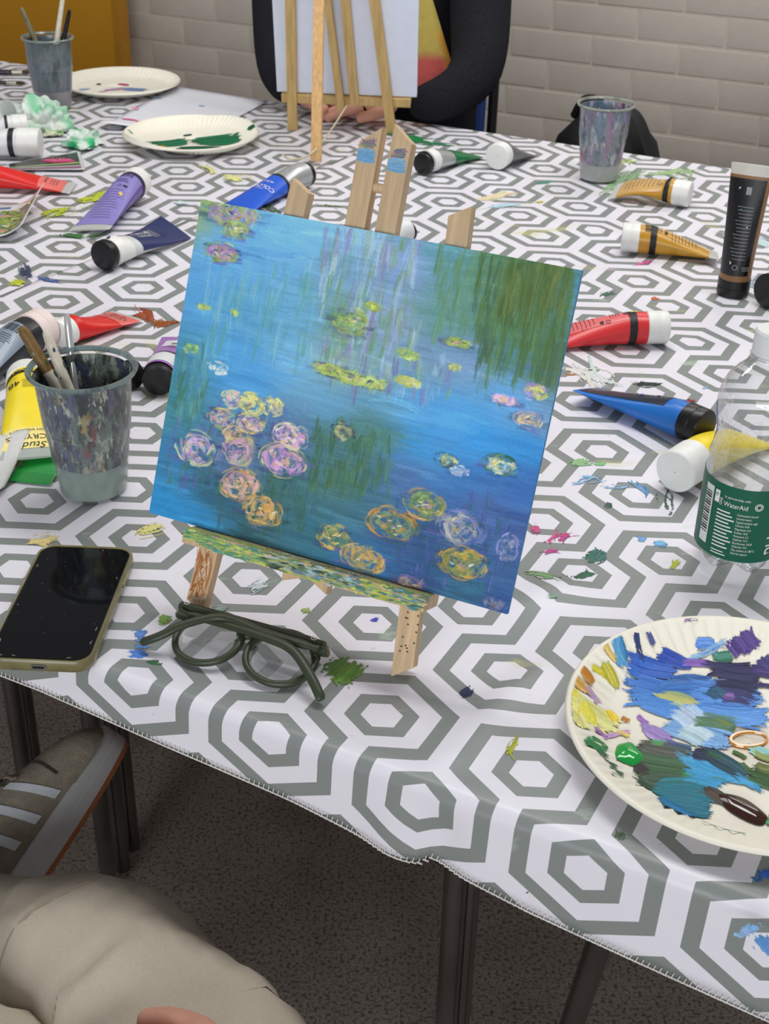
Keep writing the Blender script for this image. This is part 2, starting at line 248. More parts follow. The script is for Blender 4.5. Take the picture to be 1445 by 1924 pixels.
PLATE_DABS=[(-0.07,0.0741,-0.0412,0.0696,0.0238,45,95,190),(-0.071,0.0521,-0.0354,0.0393,0.0254,60,120,205),(-0.0687,0.038,-0.0269,0.0258,0.023,70,135,215),(-0.0536,0.0492,-0.0159,0.0543,0.0254,55,120,200),(-0.0379,0.0254,0.0125,0.0171,0.0248,90,150,225),(-0.0405,0.0605,-0.0133,0.0616,0.0128,60,110,180),(-0.0243,0.0397,0.015,0.0378,0.0294,80,140,220),(-0.0518,0.0081,-0.0174,-0.0069,0.0183,120,170,225),(-0.0469,0.0901,-0.0277,0.0814,0.0153,30,70,170),(-0.0285,0.0832,-0.0102,0.083,0.0087,140,100,190),(-0.0152,0.0991,-0.0023,0.0996,0.011,90,140,215),(-0.019,0.0912,0.0088,0.1079,0.0055,150,190,225),(-0.0052,0.0908,0.008,0.0933,0.0088,60,130,110),(-0.0088,0.0784,0.0207,0.0777,0.0174,30,30,80),(-0.0069,0.0655,0.0188,0.0592,0.0279,28,30,75),(0.0119,0.106,0.0187,0.0946,0.0222,80,60,130),(-0.0068,0.0439,0.0091,0.041,0.0189,45,45,100),(-0.0087,0.0456,-0.0001,0.0442,0.0084,130,90,170),(0.0207,0.0777,0.0366,0.0727,0.013,55,40,110),(0.0173,0.0573,0.0347,0.0553,0.0064,40,35,90),(-0.0155,0.0507,-0.0091,0.0438,0.0191,25,75,110),(0.0303,0.0894,0.038,0.0783,0.0131,60,55,120),(-0.1011,0.0618,-0.0914,0.0585,0.0086,215,205,60),(-0.0899,0.0696,-0.0833,0.0516,0.0086,200,195,70),(-0.0907,0.0903,-0.0835,0.0754,0.0066,220,190,110),(-0.1118,0.0559,-0.1041,0.0455,0.0085,190,120,30),(-0.1177,0.0432,-0.1078,0.0331,0.0095,215,170,90),(-0.1072,0.0383,-0.0999,0.0265,0.0073,190,160,200),(-0.1201,0.0309,-0.1168,0.0123,0.0125,235,220,60),(-0.1171,0.019,-0.0928,0.0066,0.0247,230,230,150),(-0.1116,0.0192,-0.1072,0.0027,0.0103,225,215,70),(-0.0927,0.0233,-0.0886,0.0134,0.0083,240,210,60),(-0.0847,0.0185,-0.0789,0.0137,0.0051,200,130,50),(-0.1218,0.0055,-0.1158,-0.0073,0.0122,235,230,150),(-0.0797,0.0945,-0.0768,0.0738,0.011,80,150,200),(-0.0634,0.103,-0.0608,0.0819,0.0055,60,80,130),(-0.0537,0.1053,-0.0506,0.0957,0.0055,75,85,140),(-0.0545,0.0439,-0.0316,0.036,0.0084,190,190,110),(-0.0471,0.0354,-0.0392,0.0305,0.0052,220,220,150),(-0.0724,0.0207,-0.0664,0.0109,0.0052,150,100,190),(-0.0688,0.0091,-0.0541,-0.0051,0.0092,165,140,205),(-0.1054,-0.0005,-0.0982,-0.0099,0.0051,165,110,185),(-0.0988,-0.0067,-0.0803,0.0037,0.005,180,130,190),(-0.0913,0.0017,-0.0834,-0.0029,0.0051,220,200,90),(-0.0431,0.0269,-0.0339,0.0121,0.0187,190,210,235),(-0.0399,0.0085,-0.0282,-0.0025,0.0183,190,215,225),(-0.0304,0.0189,-0.0079,0.013,0.0144,80,120,90),(-0.0177,0.0177,-0.0093,0.0113,0.0062,110,130,60),(-0.1139,-0.0184,-0.1021,-0.0243,0.0119,50,130,70),(-0.11,-0.0292,-0.1019,-0.0305,0.0039,70,120,80),(-0.1058,-0.0367,-0.0969,-0.0395,0.0039,75,110,85),(-0.1045,-0.0427,-0.0939,-0.0469,0.0043,80,120,90),(-0.1025,-0.0501,-0.0927,-0.0528,0.0029,90,130,100),(-0.0774,-0.0187,-0.0472,-0.0254,0.0238,75,80,70),(-0.0797,-0.0343,-0.05,-0.0408,0.0294,60,100,65),(-0.078,-0.0493,-0.0458,-0.0511,0.0174,55,80,60),(-0.0541,-0.041,-0.0466,-0.0392,0.0058,30,140,60),(-0.0825,-0.0389,-0.0758,-0.0357,0.0117,50,40,40),(-0.0695,-0.0593,-0.0394,-0.0597,0.0229,10,120,140),(-0.0694,-0.0708,-0.0442,-0.0742,0.0208,10,115,140),(-0.0727,-0.0666,-0.0558,-0.083,0.0076,60,130,200),(-0.0504,-0.0855,-0.0182,-0.0994,0.0022,30,120,125),(-0.0682,-0.0072,-0.0589,-0.0085,0.006,60,150,80),(-0.0578,-0.0084,-0.042,-0.0142,0.007,50,80,120),(-0.0496,-0.027,-0.008,-0.0498,0.0118,60,160,215),(-0.0461,-0.0361,-0.0245,-0.0459,0.0176,50,155,210),(-0.0411,-0.0205,-0.0298,-0.0217,0.0139,30,30,75),(-0.0303,-0.0185,-0.0108,-0.0394,0.0119,25,75,90),(-0.031,-0.017,-0.0228,-0.023,0.006,40,110,70),(-0.0148,-0.0148,-0.0053,-0.0239,0.005,70,110,50),(-0.0102,-0.0272,-0.0053,-0.0377,0.0049,80,115,60),(0.0007,-0.0111,0.014,-0.0216,0.01,140,200,200),(0.0014,-0.0174,0.0132,-0.0248,0.007,150,150,60),(-0.0056,-0.0392,0.0094,-0.0492,0.0156,50,90,40),(0.0003,-0.0314,0.0127,-0.0355,0.0098,110,120,60),(-0.0375,-0.0552,-0.0257,-0.0664,0.0115,60,45,35),(-0.0243,0.1194,-0.0116,0.124,0.0056,180,140,200),(-0.0053,-0.0812,0.001,-0.0838,0.0112,60,170,100)]
PLATE_SPOTS={'green': [-0.0856,-0.0213],'brown': [-0.0189,-0.0719],'ring': [0.0004,-0.0031]}
STAINS=[(-0.0333,0.7824,-0.0201,0.7991,0.0313,95,140,60),(-0.1778,0.7895,-0.1671,0.7965,0.0225,45,95,55),(-0.1887,0.8294,-0.1822,0.8318,0.0171,85,135,205),(-0.1886,0.8056,-0.1784,0.8046,0.0167,75,125,205),(-0.174,0.8527,-0.1663,0.8516,0.0143,130,165,90),(0.1473,0.9847,0.1589,0.9985,0.0123,205,80,140),(0.1314,1.0044,0.1344,0.9956,0.0089,205,80,140),(0.137,0.9626,0.1474,0.9665,0.0078,200,70,140),(0.1569,0.9878,0.1586,0.987,0.007,50,90,200),(0.0003,2.3181,0.0623,2.2822,0.0315,20,120,70),(0.0456,2.2537,0.0996,2.2519,0.0154,25,125,75),(-0.2995,1.4938,-0.2871,1.4579,0.0194,150,80,40),(-0.2728,1.4395,-0.2556,1.4567,0.0165,150,80,40),(-0.3004,1.4736,-0.2955,1.4706,0.0096,150,80,40),(0.0888,0.7013,0.0928,0.717,0.0062,175,185,60),(0.0596,0.7684,0.066,0.773,0.0103,35,40,80),(0.1962,1.332,0.2054,1.3311,0.0066,200,120,40),(0.3135,1.273,0.3241,1.2698,0.0075,160,40,40),(0.2684,1.3128,0.2911,1.3114,0.0077,40,50,45),(0.1836,1.1219,0.1947,1.13,0.0174,150,200,140),(0.2018,1.125,0.2096,1.1264,0.0097,140,195,130),(0.18,1.0904,0.2035,1.0988,0.0076,130,180,220),(0.2067,1.0846,0.227,1.0877,0.0085,150,190,225),(0.1739,0.9558,0.1832,0.969,0.0189,60,115,100),(0.1593,0.9264,0.1737,0.9351,0.0101,60,100,80),(0.1245,0.9329,0.1412,0.9216,0.0101,130,160,110),(0.2182,0.553,0.2205,0.549,0.0167,120,170,215),(0.2265,0.5452,0.2282,0.5355,0.0154,70,130,200),(0.2381,0.598,0.242,0.5937,0.0163,50,110,190),(0.1526,0.6225,0.1574,0.6274,0.009,70,95,75),(-0.4555,1.8974,-0.425,1.9203,0.0236,195,200,70),(-0.4414,1.9241,-0.4051,1.9533,0.0209,190,195,60),(-0.49,1.8284,-0.4596,1.8621,0.0229,185,195,60),(-0.4466,1.7512,-0.4229,1.7419,0.0138,60,110,60),(-0.4122,1.7427,-0.3965,1.7549,0.0137,60,110,60),(-0.47,1.6246,-0.4541,1.5873,0.0117,60,70,100),(-0.4421,1.5787,-0.417,1.5711,0.0076,80,100,170),(-0.4725,1.5674,-0.4605,1.559,0.0151,190,200,50),(0.264,1.5707,0.2787,1.5808,0.0101,60,110,90),(0.3263,1.5658,0.3324,1.5626,0.0088,220,110,50),(0.3251,1.6898,0.3518,1.7019,0.008,225,90,160),(0.3401,2.0354,0.396,2.1324,0.0219,160,190,140),(0.4163,2.0986,0.4745,2.139,0.0257,165,195,140),(0.3647,2.1539,0.3957,2.1875,0.0164,170,195,120),(0.225,2.0399,0.243,2.0555,0.0141,90,150,140),(0.1378,1.9519,0.1802,1.9897,0.0212,230,220,180),(0.2168,1.9452,0.2253,1.9511,0.0121,200,200,60),(0.1515,1.9146,0.1879,1.9301,0.0149,190,215,230),(0.2024,1.0518,0.2066,1.0472,0.0074,60,90,80),(0.033,0.9012,0.0365,0.9052,0.0066,130,180,220),(-0.0074,0.8582,-0.0024,0.862,0.0048,60,70,190),(-0.0624,0.8668,-0.0583,0.87,0.0064,150,180,100),(-0.1073,0.8951,-0.0953,0.9049,0.0115,190,205,205),(-0.1337,0.8638,-0.1239,0.8702,0.0128,150,160,160),(-0.2105,0.9814,-0.1958,0.991,0.0175,220,215,140),(-0.3008,0.9641,-0.2838,0.9692,0.0138,225,215,150),(0.2579,1.0791,0.2596,1.0402,0.0075,60,100,80),(0.1668,0.747,0.1686,0.7459,0.0043,50,50,140),(0.138,0.6137,0.1392,0.6128,0.0044,50,40,130),(0.0917,0.5785,0.0929,0.5772,0.0037,50,40,120),(0.2353,1.0932,0.2422,1.0733,0.0066,100,150,190),(0.2225,0.9925,0.2278,0.991,0.0106,120,180,225),(0.2351,0.9843,0.2438,0.9865,0.0105,120,180,225),(0.2446,0.9465,0.2514,0.9593,0.0077,190,200,60),(-0.1993,1.8998,-0.1578,1.8659,0.0118,70,90,60),(-0.1064,1.9071,-0.0743,1.8846,0.0104,90,130,80),(-0.3028,2.0969,-0.2807,2.0548,0.0129,230,220,150),(-0.3165,1.9033,-0.3004,1.8995,0.0148,200,220,220),(-0.2544,2.0427,-0.235,2.0161,0.022,230,225,160),(0.2064,1.3509,0.2404,1.2978,0.0224,215,220,215),(0.1338,0.8901,0.1391,0.8919,0.0065,120,170,140),(0.3385,1.3033,0.3448,1.3064,0.0054,150,200,230),(0.4835,1.8198,0.5185,1.7775,0.0313,200,215,225),(0.4503,1.6488,0.4798,1.6126,0.0315,190,205,215)]
GP=[(-0.0017,-0.0782,0.0656,-0.0628,0.0393,15,105,75),(0.0133,-0.0158,0.0707,0.0093,0.0403,15,115,78),(-0.0551,-0.0415,-0.0112,-0.0114,0.025,20,115,80),(-0.0719,-0.0559,-0.061,-0.0485,0.0099,20,120,85),(-0.043,-0.0629,-0.0332,-0.0588,0.0148,210,160,40),(-0.0159,0.0216,-0.0035,0.0295,0.0119,20,60,55),(0.0692,0.0226,0.0749,0.0367,0.0085,20,120,80),(0.0946,0.0385,0.1031,0.0257,0.0154,20,110,75),(-0.0291,-0.0962,-0.0127,-0.0916,0.0065,20,115,80),(-0.1057,0.0067,-0.0964,-0.0059,0.0068,40,130,95)]
FP=[(-0.0217,-0.0308,0.0096,-0.0105,0.0133,200,150,195),(-0.0305,-0.0859,0.0007,-0.095,0.0224,225,175,205),(-0.0067,0.0226,0.0119,0.0157,0.0136,195,60,110),(0.0141,-0.0186,0.0491,-0.0236,0.0153,110,140,190),(0.0367,-0.0668,0.0487,-0.0614,0.0094,150,175,205),(-0.0724,-0.0275,-0.0537,-0.0213,0.0114,175,190,215),(-0.0486,0.0182,-0.0407,0.0146,0.0135,40,45,70),(-0.0339,-0.0448,-0.0181,-0.0389,0.0057,170,100,130)]
SP=[(-0.4441,2.3402,-0.4054,2.3549,0.0159,225,80,150),(-0.4754,2.3592,-0.4514,2.3505,0.0089,225,90,150),(-0.4732,2.4431,-0.463,2.4285,0.0092,235,150,190),(-0.4467,2.5182,-0.4325,2.5155,0.0056,130,170,215),(-0.3563,2.4704,-0.3461,2.4675,0.0056,160,190,225),(-0.3844,2.3642,-0.3664,2.3696,0.0071,240,240,245)]
P={'gl_hingeL': (-0.1531,0.8344,0.754),'gl_hingeR': (-0.0465,0.7951,0.754),'gl_lensL': (-0.1305,0.8152,0.748),'gl_lensR': (-0.0744,0.7928,0.748),'gl_tA0': (-0.0455,0.791,0.76),'gl_tA1': (-0.0861,0.8079,0.761),'gl_tA2': (-0.1199,0.8258,0.762),'gl_tA3': (-0.1473,0.8191,0.76),'gl_tA4': (-0.1668,0.8123,0.753),'gl_tA5': (-0.181,0.8132,0.746),'gl_tB0': (-0.1523,0.8386,0.756),'gl_tB1': (-0.1198,0.8231,0.758),'gl_tB2': (-0.0854,0.8005,0.7625),'gl_tB3': (-0.0648,0.7875,0.761),'gl_tB4': (-0.0507,0.7667,0.754),'gl_tB5': (-0.0418,0.7509,0.745),'gl_bridge0': (-0.1082,0.81,0.75),'gl_bridge1': (-0.0927,0.8066,0.75),'gl_bridge': (-0.1013,0.8102,0.754),'ph_TL': (-0.2829,0.9412,0.751),'ph_TR': (-0.2023,0.9357,0.751),'ph_BR': (-0.2123,0.7756,0.751),'ph_BL': (-0.298,0.7825,0.751),'blue0': (0.3126,1.1679,0.756),'blue1': (0.2119,1.2772,0.744),'yellowR0': (0.2655,1.0745,0.74),'yellowR1': (0.3185,1.1341,0.74),'red0': (0.3189,1.4241,0.74),'red1': (0.1923,1.4164,0.74),'mustard10': (0.3105,1.7367,0.74),'mustard11': (0.438,1.7142,0.74),'mustard20': (0.4414,1.9372,0.74),'mustard21': (0.3334,1.9859,0.74),'green0': (0.0453,2.0676,0.74),'green1': (0.1282,2.1863,0.74),'whitecap0': (0.1646,2.1068,0.74),'whitecap1': (0.211,2.2031,0.74),'bluesilver0': (-0.1292,1.9972,0.74),'bluesilver1': (-0.2267,1.8655,0.74),'purple0': (-0.374,1.9295,0.74),'purple1': (-0.4132,1.7581,0.74),'navy0': (-0.3652,1.6124,0.74),'navy1': (-0.2989,1.7444,0.74),'redL0': (-0.6414,1.9501,0.74),'redL1': (-0.4892,1.9518,0.74),'whiteA0': (-0.611,2.2346,0.74),'whiteA1': (-0.666,2.1419,0.74),'whiteB0': (-0.5619,2.12,0.74),'whiteB1': (-0.6936,2.1177,0.74),'black0': (-0.3828,1.3741,0.74),'black1': (-0.4424,1.2527,0.74),'redAcr0': (-0.367,1.3676,0.74),'redAcr1': (-0.3165,1.448,0.74),'purpleS0': (-0.238,1.2513,0.74),'purpleS1': (-0.2329,1.3982,0.74),'yellowL0': (-0.3809,1.2395,0.74),'yellowL1': (-0.3291,1.0856,0.74),'greenL0': (-0.3189,1.1657,0.74),'greenL1': (-0.3293,1.0723,0.74),'capEasel0': (0.0271,1.7595,0.74),'capEasel1': (-0.0383,1.6951,0.74),'brown0': (0.4309,1.5872,0.74),'brown1': (0.5698,2.1114,0.74),'capR0': (0.4586,1.5391,0.74),'capR1': (0.5601,1.6086,0.74),'capCup0': (-0.2655,1.2627,0.74),'capCup1': (-0.3115,1.3206,0.74),'sheet0': (-0.5059,2.2993,0.74),'sheet1': (-0.4221,2.619,0.74),'sheet2': (-0.2355,2.515,0.74),'sheet3': (-0.3169,2.2889,0.74),'lily0': (-0.6109,1.8431,0.74),'lily1': (-0.4988,1.8764,0.74),'lily2': (-0.4938,1.7215,0.74),'lily3': (-0.5859,1.6936,0.74),'post0': (-0.6058,2.0651,0.74),'post1': (-0.5083,2.1495,0.74),'post2': (-0.4791,2.0497,0.74),'post3': (-0.5961,2.0369,0.74),'wpaper0': (-0.3856,1.1068,0.74),'wpaper1': (-0.3368,1.1179,0.74),'wpaper2': (-0.3444,1.0447,0.74),'wpaper3': (-0.3621,0.9877,0.74),'lilyflap': (-0.468,1.8637,0.758),'tissueA': (-0.605,2.3042,0.74),'tissueB': (-0.5139,2.197,0.74),'tissueC': (-0.6302,2.2948,0.74),'crumb': (-0.5761,2.2581,0.74),'brush0': (-0.8175,2.6767,0.74),'brush1': (-0.7236,2.6775,0.74),'brush2': (-0.7945,2.5933,0.74),'brush3': (-0.7133,2.6018,0.74),'cb1a': (-0.3205,1.0771,0.8878),'cb1b': (-0.2869,1.0685,0.834),'cb2a': (-0.3146,1.112,0.8683),'cb2b': (-0.2698,1.0454,0.8144),'cb3a': (-0.2942,1.1562,0.8645),'cb3b': (-0.2808,1.077,0.809),'fb1a': (-0.6768,2.5415,0.8906),'fb1b': (-0.655,2.5365,0.8231),'fb2a': (-0.5942,2.5563,0.9157),'fb2b': (-0.6129,2.5371,0.824),'fb3a': (-0.5951,2.5746,0.8877),'fb3b': (-0.6085,2.5475,0.822),'f_cord0': (-0.122,2.1316,0.75),'f_cordtop': (-0.0958,2.3409,0.7866)}
# ================================================================ the setting
EA = math.radians(-26.0); E = Vector((math.cos(EA), math.sin(EA), 0)); N = Vector((-math.sin(EA), math.cos(EA), 0))   # along / across the table
def ST(s, t, z=0.0): return E * s + N * t + Vector((0, 0, z))
# floor: dark speckled carpet
def carpet():
    m = mat('carpet', (158, 145, 137), rough=0.95, var=0.2, scale=9, bump=0.5, bscale=420)
    nt = m.node_tree; b = nt.nodes['Principled BSDF']; src = b.inputs['Base Color'].links[0].from_socket
    vo = nt.nodes.new('ShaderNodeTexNoise'); vo.inputs['Scale'].default_value = 210; vo.inputs['Detail'].default_value = 2
    tc = [n for n in nt.nodes if n.type == 'MAPPING'][0]; nt.links.new(tc.outputs[0], vo.inputs['Vector'])
    r = nt.nodes.new('ShaderNodeValToRGB'); r.color_ramp.elements[0].position = .34; r.color_ramp.elements[0].color = (.3, .28, .27, 1); r.color_ramp.elements[1].position = .52; r.color_ramp.elements[1].color = (1, 1, 1, 1)
    nt.links.new(vo.outputs[0], r.inputs[0]); mx = nt.nodes.new('ShaderNodeMix'); mx.data_type = 'RGBA'; mx.blend_type = 'MULTIPLY'; mx.inputs[0].default_value = .9
    nt.links.new(src, mx.inputs[6]); nt.links.new(r.outputs[0], mx.inputs[7]); nt.links.new(mx.outputs[2], b.inputs['Base Color'])
    return m
mb = MB(); mb.box((0, 2.0, -0.02), (9, 9, 0.04)); struct(mb.build('floor', carpet(), smooth=False))
# far wall of painted bricks
WA = math.radians(-24.0); WE = Vector((math.cos(WA), math.sin(WA), 0)); WN = Vector((-math.sin(WA), math.cos(WA), 0)); WD = 3.46
brick_m = mat('painted_brick', (200, 191, 180), rough=0.6, var=0.07, scale=14, bump=0.25, bscale=120)
mortar_m = mat('painted_mortar', (206, 198, 186), rough=0.7, var=0.06, scale=20, bump=0.3, bscale=150)
wall = bpy.data.objects.new('wall_back', None)
mb = MB(); mb.box((0, 0.06, 1.35), (7.0, 0.10, 2.7))
wall = struct(mb.build('wall_back', mortar_m, smooth=False)); wall.location = WN * WD; wall.rotation_euler = (0, 0, WA)
mb = MB(); mb.box((0, 0, 0), (0.2175, 0.014, 0.067)); tmp = mb.build('brick', brick_m, wall, bevel=0.0025, ang=30)
bm_me = tmp.data; bpy.data.objects.remove(tmp)
rb = random.Random(3)
for row in range(2, 22):
    z = 0.0375 + row * 0.075
    for k in range(-10, 8):
        x = -0.2 + k * 0.2255 + (0.11275 if row % 2 else 0.0)
        if not (-2.35 < x < 0.75): continue
        b = bpy.data.objects.new('brick', bm_me); COL.objects.link(b); b.parent = wall
        b.location = (x + rb.uniform(-.002, .002), 0.0145 + rb.uniform(-.0010, .0010), z + rb.uniform(-.001, .001)); b.rotation_euler = (rb.uniform(-.006, .006), 0, rb.uniform(-.006, .006))
mb = MB(); mb.box((0, -0.008, 0.05), (7.0, 0.016, 0.10)); o = struct(mb.build('baseboard_back', mat('skirting', (120, 108, 98), rough=.5), smooth=False, bevel=.003)); o.location = WN * WD; o.rotation_euler = (0, 0, WA)
# mustard board standing by the wall
t = thing('display_board', 'mustard yellow upright board standing against the brick wall', 'board', WN * (WD - 0.10) + WE * (-2.96), (0, 0, WA))
must = mat('mustard_felt', (196, 138, 22), rough=0.85, var=0.06, scale=200, bump=.2, bscale=500)
mb = MB(); mb.box((0, 0, 0.98), (1.16, 0.035, 1.8)); mb.build('panel', must, t, smooth=False)
mb = MB()
for x in (-.59, .59): mb.box((x, 0, 0.98), (0.022, 0.045, 1.84))
for z in (.07, 1.89): mb.box((0, 0, z), (1.2, 0.045, 0.022))
mb.build('frame', mat('board_edge', (176, 122, 24), rough=.5), t, smooth=False)
for x in (-.5, .5):
    mb = MB(); mb.box((x, 0, 0.03), (0.05, 0.09, 0.06)); mb.build('foot', mat('black_metal', (24, 24, 26), rough=.45), t, smooth=False, bevel=.004)
# ---------------------------------------------------------------- printed vinyl tablecloths
HR, HG, HW = 1.03, 0.70, 0.27
def hex_material(name, stain_seed):
    m = bpy.data.materials.new(name); m.use_nodes = True; nt = m.node_tree; L = nt.links; b = nt.nodes['Principled BSDF']
    def mth(op, a, bb=None, c=None):
        n = nt.nodes.new('ShaderNodeMath'); n.operation = op
        for i, q in enumerate((a, bb, c)):
            if q is None: continue
            if isinstance(q, (int, float)): n.inputs[i].default_value = q
            else: L.new(q, n.inputs[i])
        return n.outputs[0]
    uv = nt.nodes.new('ShaderNodeUVMap'); uv.uv_map = 'UVMap'; sp = nt.nodes.new('ShaderNodeSeparateXYZ'); L.new(uv.outputs[0], sp.inputs[0])
    X, Y = sp.outputs[0], sp.outputs[1]
    s = HG / 3 ** .5; c3 = 3 ** .5 / 2
    L1 = ((2 * HR + HG) * c3, -(2 * HR + HG) * .5); L2 = (-s, 4 * HR + HG); B0 = (s, -2 * HR)
    det = L1[0] * L2[1] - L2[0] * L1[1]; d1 = (L2[1] / det, -L2[0] / det); d2 = (-L1[1] / det, L1[0] / det)
    dot = lambda d, x, y: mth('ADD', mth('MULTIPLY', x, d[0]), mth('MULTIPLY', y, d[1]))
    total = None
    for typ in 'AB':
        x = X if typ == 'A' else mth('SUBTRACT', X, B0[0]); y = Y if typ == 'A' else mth('SUBTRACT', Y, B0[1])
        cu = mth('FLOOR', dot(d1, x, y)); j = mth('ROUND', dot(d2, x, y))
        for k in (0, 1):
            ck = mth('ADD', cu, k) if k else cu
            qx = mth('SUBTRACT', mth('SUBTRACT', x, mth('MULTIPLY', ck, L1[0])), mth('MULTIPLY', j, L2[0]))
            qy = mth('SUBTRACT', mth('SUBTRACT', y, mth('MULTIPLY', ck, L1[1])), mth('MULTIPLY', j, L2[1]))
            if typ == 'B': qx = mth('MULTIPLY', qx, -1); qy = mth('MULTIPLY', qy, -1)
            hx = mth('MULTIPLY', qx, c3); hy = mth('MULTIPLY', qy, .5); sub = mth('ABSOLUTE', mth('SUBTRACT', hx, hy))
            d = mth('MAXIMUM', mth('MAXIMUM', mth('ABSOLUTE', qy), mth('ABSOLUTE', mth('ADD', hx, hy))), sub)
            outer = mth('LESS_THAN', mth('ABSOLUTE', mth('SUBTRACT', d, HR + .02)), HW / 2)
            gap = mth('MULTIPLY', mth('LESS_THAN', sub, (HG - HW) / 2), mth('LESS_THAN', qy, 0.0))
            outer = mth('MULTIPLY', outer, mth('SUBTRACT', 1.0, gap))
            inner = mth('LESS_THAN', mth('ABSOLUTE', mth('SUBTRACT', d, .45)), .127)
            g = mth('MAXIMUM', outer, inner); total = g if total is None else mth('MAXIMUM', total, g)
    mx = nt.nodes.new('ShaderNodeMix'); mx.data_type = 'RGBA'; L.new(total, mx.inputs[0])
    mx.inputs[6].default_value = (*lin((229, 226, 235)), 1); mx.inputs[7].default_value = (*lin((133, 138, 136)), 1)
    col = mx.outputs[2]
    # faint old paint smears and dirt (wear of the vinyl)
    tc = nt.nodes.new('ShaderNodeTexCoord'); mp = nt.nodes.new('ShaderNodeMapping'); mp.inputs['Location'].default_value = (stain_seed, 0, 0); mp.inputs['Rotation'].default_value = (0, 0, .6); mp.inputs['Scale'].default_value = (1, 2.2, 1); L.new(tc.outputs['Object'], mp.inputs[0])
    for (sc, thr, c, amt, off) in ((9, .63, (205, 205, 120), .45, 0), (11, .66, (190, 215, 190), .5, 3.1), (13, .67, (225, 190, 205), .45, 7.7), (16, .69, (190, 205, 230), .6, 11.3), (60, .70, (110, 120, 105), .55, 2.2), (150, .735, (70, 80, 90), .8, 5.0)):
        m2 = nt.nodes.new('ShaderNodeVectorMath'); m2.operation = 'ADD'; m2.inputs[1].default_value = (off, off * .7, 0); L.new(mp.outputs[0], m2.inputs[0])
        nz = nt.nodes.new('ShaderNodeTexNoise'); nz.inputs['Scale'].default_value = sc; nz.inputs['Detail'].default_value = 6; nz.inputs['Roughness'].default_value = .62; L.new(m2.outputs[0], nz.inputs['Vector'])
        r = nt.nodes.new('ShaderNodeMapRange'); r.inputs[1].default_value = thr; r.inputs[2].default_value = thr + .07; r.inputs[4].default_value = amt; L.new(nz.outputs[0], r.inputs[0])
        m3 = nt.nodes.new('ShaderNodeMix'); m3.data_type = 'RGBA'; L.new(r.outputs[0], m3.inputs[0]); L.new(col, m3.inputs[6]); m3.inputs[7].default_value = (*lin(c), 1); col = m3.outputs[2]
    L.new(col, b.inputs['Base Color']); b.inputs['Roughness'].default_value = .38; b.inputs['Specular IOR Level'].default_value = .45
    n2 = nt.nodes.new('ShaderNodeTexNoise'); n2.inputs['Scale'].default_value = 26; n2.inputs['Detail'].default_value = 4; L.new(tc.outputs['Object'], n2.inputs['Vector'])
    bp = nt.nodes.new('ShaderNodeBump'); bp.inputs['Strength'].default_value = .18; bp.inputs['Distance'].default_value = .006; L.new(n2.outputs[0], bp.inputs['Height']); L.new(bp.outputs[0], b.inputs['Normal'])
    return m
NEAR, FAR = 0.612, 2.18
DROP = [(-2.7, .04), (-1.1, .030), (-.586, .036), (-.478, .044), (-.365, .052), (-.272, .064), (-.262, .064), (-.258, .058), (-.182, .070), (-.023, .084), (.8, .12)]
def drop(s):
    for (a, x), (b, y) in zip(DROP, DROP[1:]):
        if s <= b: return x + (y - x) * max(0, (s - a) / (b - a))
    return DROP[-1][1]
INV = Matrix(((0.04069587, -0.00321381), (-0.0012513, 0.04049623))).inverted()
def pat1(p): return INV @ Vector((p.x - 0.00155578, p.y - 0.74314539))
def pat2(p):
    q = pat1(p) - Vector((-4.902, 31.752)); a = math.radians(-3.0)
    return Vector((q.x * math.cos(a) - q.y * math.sin(a) - 4.902 + .5, q.x * math.sin(a) + q.y * math.cos(a) + 31.752 + 2.5))
RIDGES = [(Vector((.135, .90)), .03, .02, .006, .3), (Vector((.10, .775)), .035, .013, .005, .9), (Vector((.05, .70)), .05, .012, .004, 1.1), (Vector((-.36, 1.35)), .1, .02, .003, .5), (Vector((.28, 1.45)), .12, .02, .003, -.4), (Vector((.33, 1.80)), .14, .02, .003, -.5)]
def ripple(p, q, s):
    z = -0.0012 + 0.0012 * noise.noise(Vector((p.x * 7, p.y * 7, 1.3))) + .0006 * noise.noise(Vector((p.x * 19, p.y * 19, 4)))
    for c, lx, ly, h, a in RIDGES:
        d = Vector((p.x, p.y)) - c; u = d.x * math.cos(a) + d.y * math.sin(a); v = -d.x * math.sin(a) + d.y * math.cos(a)
        z += h * math.exp(-(u / lx) ** 2 - (v / ly) ** 2)
    return z
